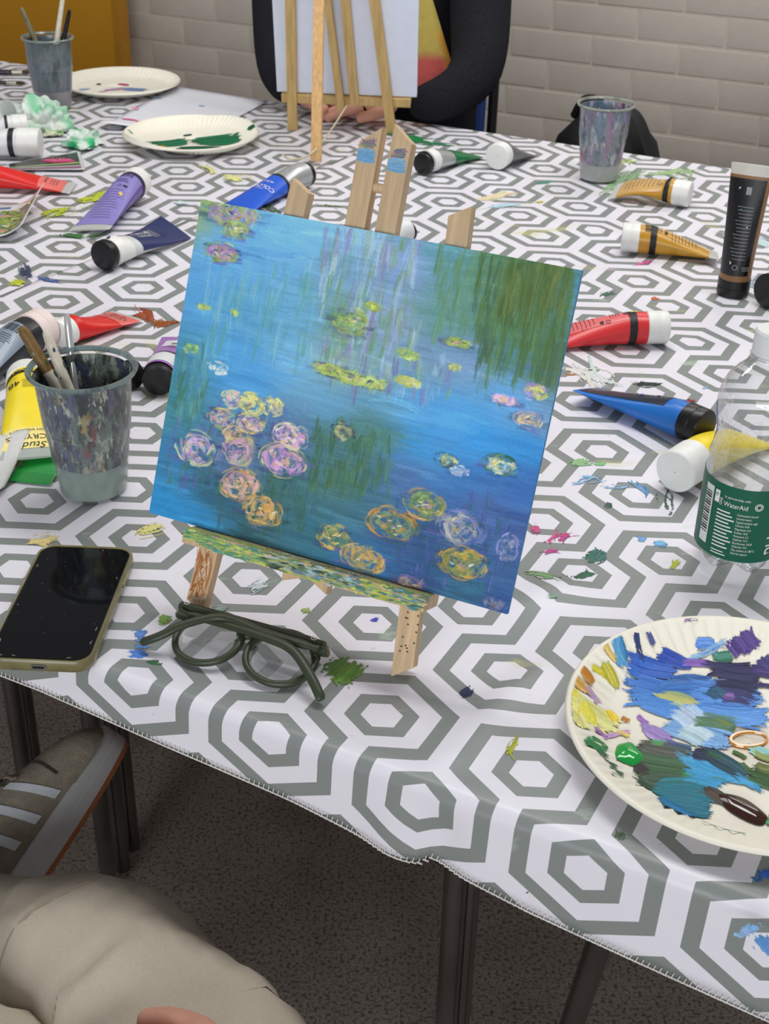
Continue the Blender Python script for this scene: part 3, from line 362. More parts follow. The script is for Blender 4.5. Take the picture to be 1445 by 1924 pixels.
def cloth(name, label, s0, s1, ds, pat, m, lift=0.0, skew=0.0):
    r = .011; qs = []
    flatn = int((FAR - NEAR) / .011)
    ns = int((s1 - s0) / ds); mb = MB(); UV = []
    prof = [('h', k / 7) for k in range(7)] + [('a', k / 6) for k in range(7)] + [('f', (k + 1) / flatn) for k in range(flatn)] + [('b', (k + 1) / 4) for k in range(4)] + [('g', (k + 1) / 4) for k in range(4)]
    nv = len(prof)
    def fn(i, j):
        s = s0 + (s1 - s0) * i / ns; kind, k = prof[j]; arc = r * math.pi / 2; se = s + skew * (NEAR - 1.2); D = drop(se)
        wob = .0020 * noise.noise(Vector((se * 6, 2.2, 0)))
        if kind == 'h':
            dd = (1 - k) * (D - r); q = r - arc - dd
            fold = math.exp(-((se + .285) / .018) ** 2) * .004 - math.exp(-((se + .252) / .014) ** 2) * .004
            t = NEAR - wob * (dd / .05) - (fold) * min(1, dd / .02) - .05 * dd; z = -r - dd
        elif kind == 'a':
            a = math.pi / 2 * (1 - k); q = r - r * a; t = NEAR + r - r * math.sin(a); z = -r + r * math.cos(a)
        elif kind == 'f': q = r + (FAR - NEAR - 2 * r) * k; t = NEAR + q; z = 0
        elif kind == 'b':
            a = math.pi / 2 * k; q = FAR - NEAR - r + r * a; t = FAR - r + r * math.sin(a); z = -r + r * math.cos(a)
        else: q = FAR - NEAR - r + arc + .05 * k; t = FAR + .004 * math.sin(s * 25); z = -r - .05 * k
        ss = s + skew * (t - 1.2)
        flat = ST(ss, NEAR + q); UV.append(tuple(pat(flat)))
        p = ST(ss, t, TZ + z + lift)
        if kind == 'f': p.z += ripple(p, q, s) * min(1, (k * (FAR - NEAR)) / .03)
        return p
    mb.grid(fn, ns + 1, nv)
    o = mb.build(name, m, None, recalc=False)
    me = o.data; ul = me.uv_layers.new(name='UVMap')
    vi = [0] * len(me.loops); me.loops.foreach_get('vertex_index', vi)
    ul.data.foreach_set('uv', [c for i in vi for c in UV[i]])
    sd = o.modifiers.new('thickness', 'SOLIDIFY'); sd.thickness = .0006; sd.offset = -1
    tag(o, label, 'tablecloth'); return o
cl1 = cloth('tablecloth', 'white vinyl tablecloth with grey nested hexagons under the painting, plate and bottle', -1.09, .62, .009, pat1, hex_material('hex_vinyl_front', 0.0), lift=0.0006, skew=.10)
cl2 = cloth('tablecloth', 'white vinyl hexagon tablecloth at the far left, under the sheet and far paper plates', -2.35, -1.085, .012, pat2, hex_material('hex_vinyl_back', 5.0), lift=-.0008, skew=.10)
# overlocked hem of the front cloth
mb = MB(); k = 0; s = -1.0
while s < .6:
    D = drop(s); wob = .0020 * noise.noise(Vector((s * 6, 2.2, 0)))
    fold = math.exp(-((s + .285) / .018) ** 2) * .004 - math.exp(-((s + .252) / .014) ** 2) * .004
    dd = D - .011; ss = s
    for u in (0, .0042):
        q = dd - u; t = NEAR - wob * (q / .05) - fold * min(1, q / .02) - .05 * q - .0009
        if u: continue
        p = ST(ss, t, TZ - .011 - dd + .0022); mb.box(p, (.0005, .0008, .0046), Matrix.Rotation(EA, 3, 'Z') @ Matrix.Rotation(.25, 3, 'Y'))
        mb.box(p + Vector((0, 0, -.0024)), (.0046, .0010, .0007), Matrix.Rotation(EA, 3, 'Z')); 
    s += .0040
hem = mb.build('hem_stitching', mat('white_thread', (232, 230, 226), rough=.8), cl1, smooth=False); hem['kind'] = 'stuff'
# paint marks dried on the cloth
wet = mat('acrylic_paint', rough=.5, attr=True, var=.12, scale=400, spec=.35)
def on_table(x, y, h): 
    return (x, y, TZ + .0006 + ripple(Vector((x, y, 0)), 0, 0) + .0004 + h)
for d in STAINS:
    scrub(d[0], d[1], d[2], d[3], d[4], d[5:8], on_table, int(abs(d[0]) * 1e4) + int(d[1] * 1e3), wet, cl1 if d[0] * .899 - d[1] * .438 > -1.08 else cl2)
# ---------------------------------------------------------------- the tables under the cloths
steel = mat('dark_steel', (150, 148, 148), rough=.28, metal=1.0, var=.25, scale=14)
wood_top = mat('laminate', (150, 130, 105), rough=.5)
def table(label, s0, s1, legs):
    c = ST((s0 + s1) / 2, (NEAR + FAR) / 2); t = thing('table', label, 'table', c, (0, 0, EA))
    mb = MB(); mb.box((0, 0, TZ - .022), (s1 - s0, FAR - NEAR - .03, .03)); mb.build('table_top', wood_top, t, smooth=False, bevel=.003)
    Mi = Matrix.Rotation(-EA, 4, 'Z') @ Matrix.Translation(-c)
    for a, b, r in legs:
        mb = MB(); a_ = Mi @ Vector(a); b_ = Mi @ Vector(b); mb.tube([a_, a_.lerp(b_, .5), b_], r, 16)
        mb.build('leg', steel, t)
    return t
table('table with dark steel tube legs under the front hexagon tablecloth', -1.03, .56,
      [((.066, .793, TZ - .036), (.066, .793, 0), .0098), ((.081, .828, TZ - .036), (.081, .828, 0), .0098), ((.20, .73, TZ - .036), (.135, .80, 0), .0105),
       ((-.352, 1.26, TZ - .036), (-.352, 1.26, 0), .0105), ((-.345, 1.31, TZ - .036), (-.345, 1.31, 0), .0105), ((-.338, 1.35, TZ - .036), (-.338, 1.35, 0), .0100), ((-.463, 1.32, TZ - .036), (-.463, 1.32, 0), .0105), ((-.465, 1.37, TZ - .036), (-.465, 1.37, 0), .0105),
       ((.40, 2.0, TZ - .036), (.40, 2.0, 0), .0105), ((-.1, 2.2, TZ - .036), (-.1, 2.2, 0), .0105)])
table('table under the far left hexagon tablecloth', -2.3, -1.05, [((-.75, 1.2, TZ - .036), (-.75, 1.2, 0), .0135), ((-.62, 2.5, TZ - .036), (-.62, 2.5, 0), .0135)])
# ================================================================ easel and painting (foreground)
CO = Vector((-0.04813, 0.83897, 0.80639)); CA = Vector((0.91410, -0.40519, -0.01539)).normalized(); CB = Vector((0.16826, 0.34453, 0.92357))
CB = (CB - CA * CA.dot(CB)).normalized(); CN = CA.cross(CB)
CM = Matrix.Translation(CO) @ Matrix((CA, CB, CN)).transposed().to_4x4()
pine = mat('pine_wood', (214, 184, 146), rough=.6, var=.22, scale=26, stretch=(9, .7, 9), bump=.15, bscale=60)
pine2 = mat('weathered_pine', (205, 172, 112), rough=.6, var=.25, scale=24, stretch=(9, .7, 9), bump=.15, bscale=60)
pine3 = mat('warm_pine', (222, 178, 120), rough=.6, var=.22, scale=24, stretch=(9, .7, 9), bump=.15, bscale=60)
paintm = mat('artist_paint', rough=.42, attr=True, var=.16, scale=260)
CW, CH = .30, .245
t = thing('canvas_painting', 'blue and green pond painting with orange-rimmed lily pads on the small wooden easel', 'painting', matrix=CM)
mb = MB(); mb.box((0, CH / 2, -.0022), (CW, CH, .0040)); mb.build('canvas_board', mat('canvas_edge', (86, 150, 205), rough=.7, bump=.2, bscale=900), t, smooth=False, bevel=.0006)
def field(x, y):
    ws = 0; c = [0, 0, 0]
    for (px, py, r, g, b) in BASE:
        w = 1 / ((x - px) ** 2 + (y - py) ** 2 + 2e-5) ** 1.6; ws += w; c[0] += w * r; c[1] += w * g; c[2] += w * b
    return [v / ws for v in c]
NU, NV = 76, 62
FLD = [[field(-CW / 2 + CW * i / (NU - 1), CH * j / (NV - 1)) for j in range(NV)] for i in range(NU)]
def fcol(x, y):
    u = max(0, min(NU - 1.001, (x / CW + .5) * (NU - 1))); v = max(0, min(NV - 1.001, y / CH * (NV - 1))); i, j = int(u), int(v); a, b = u - i, v - j
    return [FLD[i][j][k] * (1 - a) * (1 - b) + FLD[i + 1][j][k] * a * (1 - b) + FLD[i][j + 1][k] * (1 - a) * b + FLD[i + 1][j + 1][k] * a * b for k in range(3)]
canv = mat('painted_canvas', rough=.5, attr=True, var=.10, scale=700)
def weave(m, s):
    nt = m.node_tree; b = nt.nodes['Principled BSDF']; tc = [n for n in nt.nodes if n.type == 'TEX_COORD'][0]; hs = []
    for ax in 'XY':
        w = nt.nodes.new('ShaderNodeTexWave'); w.bands_direction = ax; w.inputs['Scale'].default_value = s; w.inputs['Distortion'].default_value = .6; nt.links.new(tc.outputs['Object'], w.inputs['Vector']); hs.append(w.outputs['Fac'])
    a = nt.nodes.new('ShaderNodeMath'); a.operation = 'MULTIPLY'; nt.links.new(hs[0], a.inputs[0]); nt.links.new(hs[1], a.inputs[1])
    bp = nt.nodes.new('ShaderNodeBump'); bp.inputs['Strength'].default_value = .35; bp.inputs['Distance'].default_value = .0006; nt.links.new(a.outputs[0], bp.inputs['Height']); nt.links.new(bp.outputs[0], b.inputs['Normal'])
weave(canv, 240); weave(paintm, 240)
rp = random.Random(11)
RS = Raster(-CW / 2, 0, CW / 2, CH, .0005)
gx = np.linspace(0, 1, RS.W); gy = np.linspace(0, 1, RS.H); FA_ = np.array(FLD); u = gx * (NU - 1.001); v = gy * (NV - 1.001); ui, vi = u.astype(int), v.astype(int); fu, fv = (u - ui)[:, None, None], (v - vi)[None, :, None]
RS.col[:] = FA_[ui][:, vi] * (1 - fu) * (1 - fv) + FA_[ui + 1][:, vi] * fu * (1 - fv) + FA_[ui][:, vi + 1] * (1 - fu) * fv + FA_[ui + 1][:, vi + 1] * fu * fv; RS.cov[:] = 1
for k in range(2400):                                     # broken horizontal strokes of the water
    x, y = rp.uniform(-.15, .15), rp.uniform(0, CH); c = fcol(x, y); L = rp.uniform(.012, .045); j = rp.gauss(0, 11); a = rp.gauss(-.02, .07)
    RS.stroke(x - L / 2, y - a * L / 2, x + L / 2, y + a * L / 2, rp.uniform(.002, .006), (c[0] + j * .8, c[1] + j, c[2] + j), alpha=rp.uniform(.25, .7), streak=.8, h=.00012, rag=.3, curve=rp.gauss(0, .001), jit=6)
for (quad, n, ln, cols) in ZONES:                         # hanging and reflected foliage
    for k in range(int(n * 1.25)):
        uu, vv = rp.random(), rp.random(); q = [Vector(p) for p in quad]; p = q[0].lerp(q[1], uu).lerp(q[3].lerp(q[2], uu), vv)
        L = ln * rp.uniform(.35, 1.2); c = cols[rp.randrange(len(cols))]
        RS.stroke(p.x, p.y + L / 2, p.x + rp.gauss(0, .0012), p.y - L / 2, rp.uniform(.001, .0055), c, alpha=rp.uniform(.2, .85), streak=.9, h=.0002, rag=.35, jit=9)
for n_, (x, y, rx, ry, r1, g1, b1, r2, g2, b2) in enumerate(PADS):
    rx *= 1.05; ry *= 1.05
    f = fcol(x, y - ry); big = rx > .011
    if big:
        for k in range(12):                               # cool shadow of the water round the pad
            a = rp.uniform(0, 6.28); px, py = x + rx * .95 * math.cos(a), y - ry * .2 + ry * .95 * math.sin(a)
            RS.stroke(px - rx * .35, py, px + rx * .35, py + rp.gauss(0, .0006), rp.uniform(.002, .005), rp.choice(([v_ * .72 for v_ in f], (52, 62, 112), (96, 84, 150), (40, 80, 84))), alpha=rp.uniform(.3, .7), streak=.8, h=.0002, rag=.3)
    for k in range(int(16 + rx * 2400)):
        a = rp.uniform(0, 6.28); q = rp.random() ** .6 * .86; px, py = x + rx * q * math.cos(a), y + ry * q * math.sin(a); b_ = a + math.pi / 2 + rp.gauss(0, .4); L = rx * rp.uniform(.25, .6)
        c = rp.choice(((r2, g2, b2), (r2, g2, b2), (r1, g1, b1), (r2 * .8, g2 * .85, b2 * .9), (min(255, r2 * 1.2), min(255, g2 * 1.2), min(255, b2 * 1.15))))
        RS.stroke(px - L * math.cos(b_) * .5, py - L * math.sin(b_) * .4, px + L * math.cos(b_) * .5, py + L * math.sin(b_) * .4, rp.uniform(.0016, .0042), c, alpha=rp.uniform(.5, .95), streak=.6, h=.0005, rag=.3, jit=14)
    if big:
        for k in range(int(8 + rx * 420)):
            a = rp.uniform(0, 6.28); q = rp.random() * .7; px, py = x + rx * q * math.cos(a), y + ry * q * math.sin(a)
            RS.stroke(px - .0015, py, px + .0018, py + rp.gauss(0, .0015), rp.uniform(.0008, .002), rp.choice(((60, 64, 110), (220, 205, 120), (205, 150, 60), (175, 120, 170), (70, 110, 80), (225, 215, 190))), alpha=.85, streak=.5, h=.0006, rag=.3)
    for k in range(int(9 + rx * 850)):
        a0 = rp.uniform(0, 6.28); a1 = a0 + rp.uniform(.35, .8); q = rp.uniform(.74, 1.08); r_ = rp.random(); c = (r1, g1, b1) if r_ < .72 else ((r1 * .7, g1 * .7, b1 * .8) if r_ < .86 else (min(255, r1 * 1.15 + 10), min(255, g1 * 1.15 + 10), min(255, b1 * 1.1 + 20)))
        RS.stroke(x + rx * q * math.cos(a0), y + ry * q * math.sin(a0), x + rx * q * math.cos(a1), y + ry * q * math.sin(a1), rp.uniform(.0010, .0026), c, alpha=rp.uniform(.45, .95), streak=.6, h=.0006, rag=.25, jit=12, curve=-.0012 * rx / .02)
RS.col = np.clip((RS.col * .93 + RS.col.mean(2, keepdims=True) * .07) * 1.24, 0, 255)
RS.build('painted_surface', canv, t, lambda x, y, h: (max(-CW / 2, min(CW / 2, x)), max(0, min(CH, y)), .0002 + h))
# easel: two splayed front legs, ledge, two centre posts, dowel, rear leg
FOOT = CM @ Vector((-.01, -.066, -.006)); FM = Matrix.Translation(Vector((FOOT.x, FOOT.y, TZ))) @ CM.to_3x3().to_4x4(); TOE = FM.inverted() @ CM
t = thing('tabletop_easel', 'small pine tabletop easel with a paint-crusted ledge holding the pond painting', 'easel', matrix=FM)
def slat(mb, p0, p1, w, z0, z1, s0=0.0, s1=0.0):
    d = (Vector(p1) - Vector(p0)); d.normalize(); n = Vector((-d.y, d.x)) * (w / 2); p0, p1 = Vector(p0), Vector(p1)
    mb.prism([p0 + n - d * s0, p0 - n + d * s0, p1 - n + d * s1, p1 + n - d * s1], z0, z1)
def part(fn, name, m, par, bevel=.0008):
    mb = MB(); fn(mb); mb.xf(TOE); return mb.build(name, m, par, smooth=False, bevel=bevel)
part(lambda m: slat(m, (-.0990, -.0645), (-.0725, .268), .0165, -.0150, -.0045, -.004, -.004), 'front_leg', pine, t)
part(lambda m: slat(m, (.0800, -.0655), (.0535, .270), .0165, -.0150, -.0045, .005, .004), 'front_leg', pine, t)
part(lambda m: slat(m, (-.0215, -.021), (-.0245, .312), .0160, -.0150, -.0045, .003, .006), 'centre_post', pine, t)
part(lambda m: slat(m, (.0010, -.021), (.0000, .316), .0160, -.0150, -.0045, -.004, -.006), 'centre_post', pine, t)
mb = MB(); mb.tube([(-.018, .276, -.010), (-.004, .276, -.010)], .0036, 12); mb.xf(TOE); mb.build('dowel', pine, t)
mb = MB(); mb.tube([(-.0325, .02, -.010), (.0115, .02, -.010)], .0030, 12); mb.xf(TOE); mb.build('dowel', pine, t)
led = part(lambda m: m.prism([(-.1095, -.0125), (.0930, -.0125), (.0930, -.0008), (-.1095, -.0008)], -.016, .0145), 'ledge', pine, t, .0018)
mb = MB()
def on_ledge_f(x, y, h): return (x, y, .0146 + h)
def on_ledge_t(x, y, h): return (x, -.0007 + h, y)
for k in range(520):
    x = rp.uniform(-.107, .091); u = (x + .109) / .2; cs = [(172, 200, 110), (120, 170, 120), (96, 165, 160), (205, 212, 120)] if u < .35 else ([(120, 160, 100), (165, 175, 120), (178, 205, 215), (205, 212, 120), (110, 140, 170), (70, 84, 80)] if u < .75 else [(190, 204, 100), (90, 140, 110), (110, 160, 175), (205, 212, 110), (214, 190, 160)])
    L = rp.uniform(.0012, .005); yy = rp.uniform(-.0115, -.0015) if u > .1 else rp.uniform(-.008, -.0015)
    dab(mb, x - L, yy, x + L, yy + rp.gauss(0, .0008), rp.uniform(.0008, .002), rp.choice(cs), on_ledge_f, h=.0004, nfil=3, jit=.25, seed=k)
    if k % 2 == 0: dab(mb, x - L, rp.uniform(.004, .0125), x + L, rp.uniform(.004, .0125), rp.uniform(.0008, .002), rp.choice(cs + [(190, 205, 90)]), on_ledge_t, h=.0004, nfil=3, jit=.2, seed=k + 500)
mb.xf(TOE); mb.build('paint_crust', wet, led, recalc=False)['kind'] = 'stuff'
for (x0, cs, top) in ((-.0245, [(120, 175, 220), (130, 185, 225)], .300), (.0003, [(120, 175, 220), (140, 190, 225)], .297)):
    mb = MB()
    for k in range(14): dab(mb, x0 - .006, top - .0075 * k / 14, x0 + .006, top - .0075 * k / 14 + rp.gauss(0, .0004), .0011, rp.choice(cs), lambda x, y, h: (x, y, -.0044 + h), h=.0003, nfil=2, seed=k)
    for k in range(30): dab(mb, x0 + rp.uniform(-.006, .004), rp.uniform(top + .002, top + .008), x0 + rp.uniform(-.004, .006), rp.uniform(top + .002, top + .009), .0008, rp.choice([(110, 130, 150), (170, 110, 150), (130, 160, 110)]), lambda x, y, h: (x, y, -.0044 + h), h=.0002, nfil=2, seed=k + 40)
    mb.xf(TOE); mb.build('paint_mark', wet, t, recalc=False)['kind'] = 'stuff'
mb = MB()
for k in range(40): dab(mb, -.0985 + rp.uniform(-.006, .006), rp.uniform(-.058, -.018), -.0975 + rp.uniform(-.006, .006), rp.uniform(-.058, -.018), .0016, rp.choice([(190, 120, 60), (215, 190, 160), (170, 105, 50), (225, 205, 180)]), lambda x, y, h: (x, y, -.0044 + h), h=.0003, nfil=3, seed=k)
for k in range(14): blob(mb, .079 + rp.uniform(-.006, .006), rp.uniform(-.05, -.018), .0008, .0007, .0002, rp.choice([(120, 40, 35), (50, 50, 60), (90, 60, 50)]), lambda x, y, h: (x, y, -.0044 + h), seed=k, n=8)
mb.xf(TOE); mb.build('paint_mark', wet, t, recalc=False)['kind'] = 'stuff'
mb = MB(); hinge = TOE @ Vector((-.0115, .24, -.020)); hw = FM @ hinge; bw = Vector((hw.x + .085, hw.y + .12, TZ + .004)); bl = FM.inverted() @ bw
mb.tube([hinge, hinge.lerp(bl, .5), bl], .0095, 4); mb.build('rear_leg', pine, t, smooth=False)
mb = MB(); mb.box((-.0115, .232, -.018), (.045, .014, .010)); mb.xf(TOE); mb.build('hinge_block', pine, t, smooth=False, bevel=.001)
# ================================================================ plastic cups
def cup_profile(H, rt, rb):
    k = rt / .0485
    return [(rb - .004, 0), (rb, .002), (rb + .0025 * k, .020 * H / .121), (rb + .0055 * k, .055 * H / .121), (rb + .0064 * k, .057 * H / .121), (rb + .0066 * k, .066 * H / .121), (rb + .0082 * k, .068 * H / .121), (rt - .0062 * k, H - .012), (rt - .0046 * k, H - .004), (rt - .001, H - .0035), (rt, H - .0015), (rt - .001, H), (rt - .0035, H - .0002)]
clear = mat('clear_plastic', (225, 230, 232), rough=.12, alpha=.07, var=.1, scale=40)
def crust_mat(name, cols, thr=.5, dark=(38, 44, 50)):
    m = bpy.data.materials.new(name); m.use_nodes = True; nt = m.node_tree; L = nt.links; b = nt.nodes['Principled BSDF']; b.inputs['Roughness'].default_value = .35; b.inputs['Coat Weight'].default_value = .4
    tc = nt.nodes.new('ShaderNodeTexCoord'); mp = nt.nodes.new('ShaderNodeMapping'); mp.inputs['Scale'].default_value = (1, 1, .38); L.new(tc.outputs['Object'], mp.inputs[0]); col = None
    for i, (c, sc, th, am) in enumerate(cols):
        ad = nt.nodes.new('ShaderNodeVectorMath'); ad.operation = 'ADD'; ad.inputs[1].default_value = (i * 3.7, i * 1.9, i * .7); L.new(mp.outputs[0], ad.inputs[0])
        nz = nt.nodes.new('ShaderNodeTexNoise'); nz.inputs['Scale'].default_value = sc; nz.inputs['Detail'].default_value = 7; nz.inputs['Roughness'].default_value = .7; L.new(ad.outputs[0], nz.inputs['Vector'])
        r = nt.nodes.new('ShaderNodeMapRange'); r.inputs[1].default_value = th; r.inputs[2].default_value = th + .06; r.inputs[4].default_value = am; L.new(nz.outputs[0], r.inputs[0])
        mx = nt.nodes.new('ShaderNodeMix'); mx.data_type = 'RGBA'; L.new(r.outputs[0], mx.inputs[0]); mx.inputs[7].default_value = (*lin(c), 1)
        if col is None: mx.inputs[6].default_value = (*lin(dark), 1)
        else: L.new(col, mx.inputs[6])
        col = mx.outputs[2]
    L.new(col, b.inputs['Base Color']); return m
DARK = [((92, 108, 100), 70, .45, .85), ((150, 156, 140), 95, .53, .85), ((58, 70, 104), 60, .52, .85), ((30, 30, 34), 55, .50, .9), ((176, 182, 164), 130, .57, .9), ((118, 58, 60), 60, .60, .9), ((160, 138, 74), 80, .61, .85), ((14, 14, 18), 48, .56, .95), ((120, 96, 120), 70, .60, .8), ((210, 214, 206), 150, .64, .9), ((206, 60, 52), 70, .67, .95)]
MIDC = [((124, 134, 146), 60, .44, .8), ((176, 180, 186), 80, .50, .85), ((160, 104, 150), 55, .53, .85), ((72, 104, 128), 60, .52, .85), ((52, 52, 58), 60, .57, .9), ((184, 80, 104), 50, .59, .85), ((190, 180, 136), 70, .60, .85), ((104, 150, 208), 70, .60, .85), ((226, 226, 220), 120, .64, .9)]
def cup(label, loc, H, rt, rb, level, crust, water, rot=0, rim=(108, 124, 124), crust_low=None):
    t = thing('plastic_cup', label, 'cup', loc, (0, 0, rot), 'paint water cups')
    pf = cup_profile(H, rt, rb); inn = [(r - .0009, z) for r, z in pf[1:-1]][::-1]
    def rad(z, off):
        for (r0, z0), (r1, z1) in zip(pf, pf[1:]):
            if z0 <= z <= z1 + 1e-9: return r0 + (r1 - r0) * ((z - z0) / max(1e-6, z1 - z0)) - off
        return pf[8][0] - off
    mb = MB(); mb.lathe(pf[:9], 64, cap0=True); mb.build('cup_wall', clear, t, ang=25)
    mb = MB(); mb.lathe([(pf[8][0], pf[8][1])] + pf[9:] + [(pf[8][0] - .001, H - .003)], 64); mb.build('rim', crust_mat('rim_' + label[:6] + str(rt), [((rim[0] * .7, rim[1] * .7, rim[2] * .75), 40, .5, .8), ((rim[0] * 1.25, rim[1] * 1.2, rim[2] * 1.2), 60, .58, .9)], dark=rim), t)
    zs = [level - .012 + (H - .006 - level + .012) * k / 14 for k in range(15)]
    mb = MB(); mb.lathe([(rad(z, .0007), z) for z in zs] + [(rad(z, .0012), z) for z in zs[::-1]], 64); mb.build('paint_crust', crust, t)
    zs = [.003 + (level - .003) * k / 10 for k in range(11)]
    mb = MB(); mb.lathe([(0.0005, .003)] + [(rad(z, .0014), z) for z in zs] + [(.0005, level)], 48); mb.build('murky_water', water, t)
    return t
cup('front plastic cup crusted with dark paint, green-grey water, beside the yellow tube', (-.266, 1.056, TZ), .121, .0485, .0311, .046, crust_mat('crust_dark', DARK), mat('murky_green', (122, 138, 130), rough=.2, var=.18, scale=30, coat=.3), .4)
cup('paint-streaked plastic cup with pale water near the right back edge of the table', (.324, 2.074, TZ), .1175, .0451, .0301, .040, crust_mat('crust_mid', MIDC, dark=(98, 108, 116)), mat('pale_water', (168, 172, 168), rough=.2, var=.1, scale=30, coat=.3), 1.4, rim=(140, 146, 136))
cup('paint-smeared grey plastic cup with brushes at the far left by the mustard board', (-.614, 2.435, TZ), .1240, .0464, .0318, .046, crust_mat('crust_far', [((96, 108, 116), 45, .45, .8), ((70, 84, 92), 60, .5, .8), ((130, 110, 130), 50, .58, .8), ((110, 120, 90), 50, .6, .7), ((160, 170, 175), 90, .64, .8), ((34, 38, 44), 40, .58, .9)], dark=(62, 72, 80)), mat('mauve_water', (142, 136, 142), rough=.2, var=.1, scale=30, coat=.3), 2.2, rim=(120, 136, 130))
# brushes
def brush(label, tip, end, handle, hr=.0036, kind='round', loose=False, group='paint brushes', marks=None, band=None):
    """end: far end of the handle, tip: bristle end"""
    tip, end = Vector(tip), Vector(end); L = (tip - end).length; t = thing('paint_brush', label, 'brush', end, group=group)
    M = (tip - end).to_track_quat('X', 'Z').to_matrix().to_4x4()
    xs = [0, .02, .08, .25, .5, .72, .80]; rs = [.45, .75, .9, 1.0, 1.15, 1.0, .8]
    mb = MB(); mb.tube([(x * L, 0, 0) for x in xs], [r * hr for r in rs], 14); mb.xf(M); h = mb.build('handle', handle, t)
    if band:
        mb = MB(); mb.tube([(-.0003, 0, 0), (.03 * L, 0, 0), (band[0] * L, 0, 0)], [hr * .6, hr * .98, hr * 1.06], 14); mb.xf(M); mb.build('handle_tip', band[1], h)
    mb = MB(); mb.tube([(.79 * L, 0, 0), (.82 * L, 0, 0), (.90 * L, 0, 0)], [hr * .85, hr * .95, hr * .8], 14); mb.xf(M); mb.build('ferrule', mat('ferrule_metal', (170, 165, 150), rough=.3, metal=.9), t)
    mb = MB(); mb.tube([(.895 * L, 0, 0), (.94 * L, 0, 0), (.98 * L, 0, 0), (L, 0, 0)], [hr * .8, hr * .95, hr * .6, hr * .1], 12); mb.xf(M); mb.build('bristles', mat('bristle_' + ('dark' if loose else 'paint'), (70, 55, 40) if loose else (60, 66, 60), rough=.9), t)
    if marks:
        mb = MB()
        for k in range(26):
            x = rp.uniform(.12, .8) * L; a = rp.uniform(0, 6.28); r = hr * 1.1
            blob(mb, x, 0, rp.uniform(.0008, .004), rp.uniform(.0006, .0016), .0002, rp.choice(marks), lambda u, v, h, a=a, r=r: (u, (r + h) * math.cos(a + v / r), (r + h) * math.sin(a + v / r)), seed=k, n=10)
        mb.xf(M); mb.build('paint_splash', wet, t, recalc=False)['kind'] = 'stuff'
    return t
cream = mat('cream_handle', (214, 206, 188), rough=.4, var=.15, scale=120); brownp = mat('brown_paint', (122, 92, 42), rough=.5, var=.3, scale=200)
G1 = 'brushes in the front cup'
brush('cream-handled brush with brown end leaning left in the front cup', Vector((-.245, 1.052, TZ + .006)), Vector(P['cb1a']), cream, .0052, group=G1, marks=[(70, 90, 100), (60, 80, 60), (150, 150, 130)], band=(.27, brownp))
brush('white-handled brush splashed with blue leaning in the front cup', Vector((-.250, 1.040, TZ + .006)), Vector((-.302, 1.085, TZ + .142)), cream, .0050, group=G1, marks=[(60, 70, 130), (80, 80, 140), (150, 120, 170), (60, 80, 90)])
brush('thin silver-white handled brush standing upright in the front cup', Vector((-.276, 1.062, TZ + .006)), Vector((-.288, 1.110, TZ + .148)), mat('silver_handle', (206, 208, 206), rough=.25, metal=.4), .0036, group=G1)
G2 = 'brushes in the far left cup'
blk = mat('black_lacquer', (26, 26, 30), rough=.25)
brush('paint-stained brush leaning left in the far left cup', Vector((-.597, 2.43, TZ + .006)), Vector((-.662, 2.465, TZ + .166)), mat('olive_handle', (120, 112, 86), rough=.5, var=.3, scale=90), .0046, group=G2, marks=[(60, 120, 70), (210, 205, 190), (70, 60, 50)])
brush('white-handled brush in the far left cup', Vector((-.622, 2.42, TZ + .006)), Vector((-.584, 2.465, TZ + .196)), cream, .0046, group=G2)
brush('short black brush in the far left cup', Vector((-.620, 2.434, TZ + .006)), Vector((-.580, 2.480, TZ + .162)), blk, .0042, group=G2)
brush('upper black-handled brush lying flat at the far left of the table', Vector((-.715, 2.690, TZ + .0052)), Vector((-.90, 2.665, TZ + .0052)), blk, .0050, loose=True, group='loose black brushes', marks=[(150, 150, 150), (90, 90, 100)])
brush('lower black-handled brush lying flat at the far left of the table', Vector((-.706, 2.600, TZ + .0042)), Vector((-.88, 2.60, TZ + .0042)), blk, .0040, loose=True, group='loose black brushes')
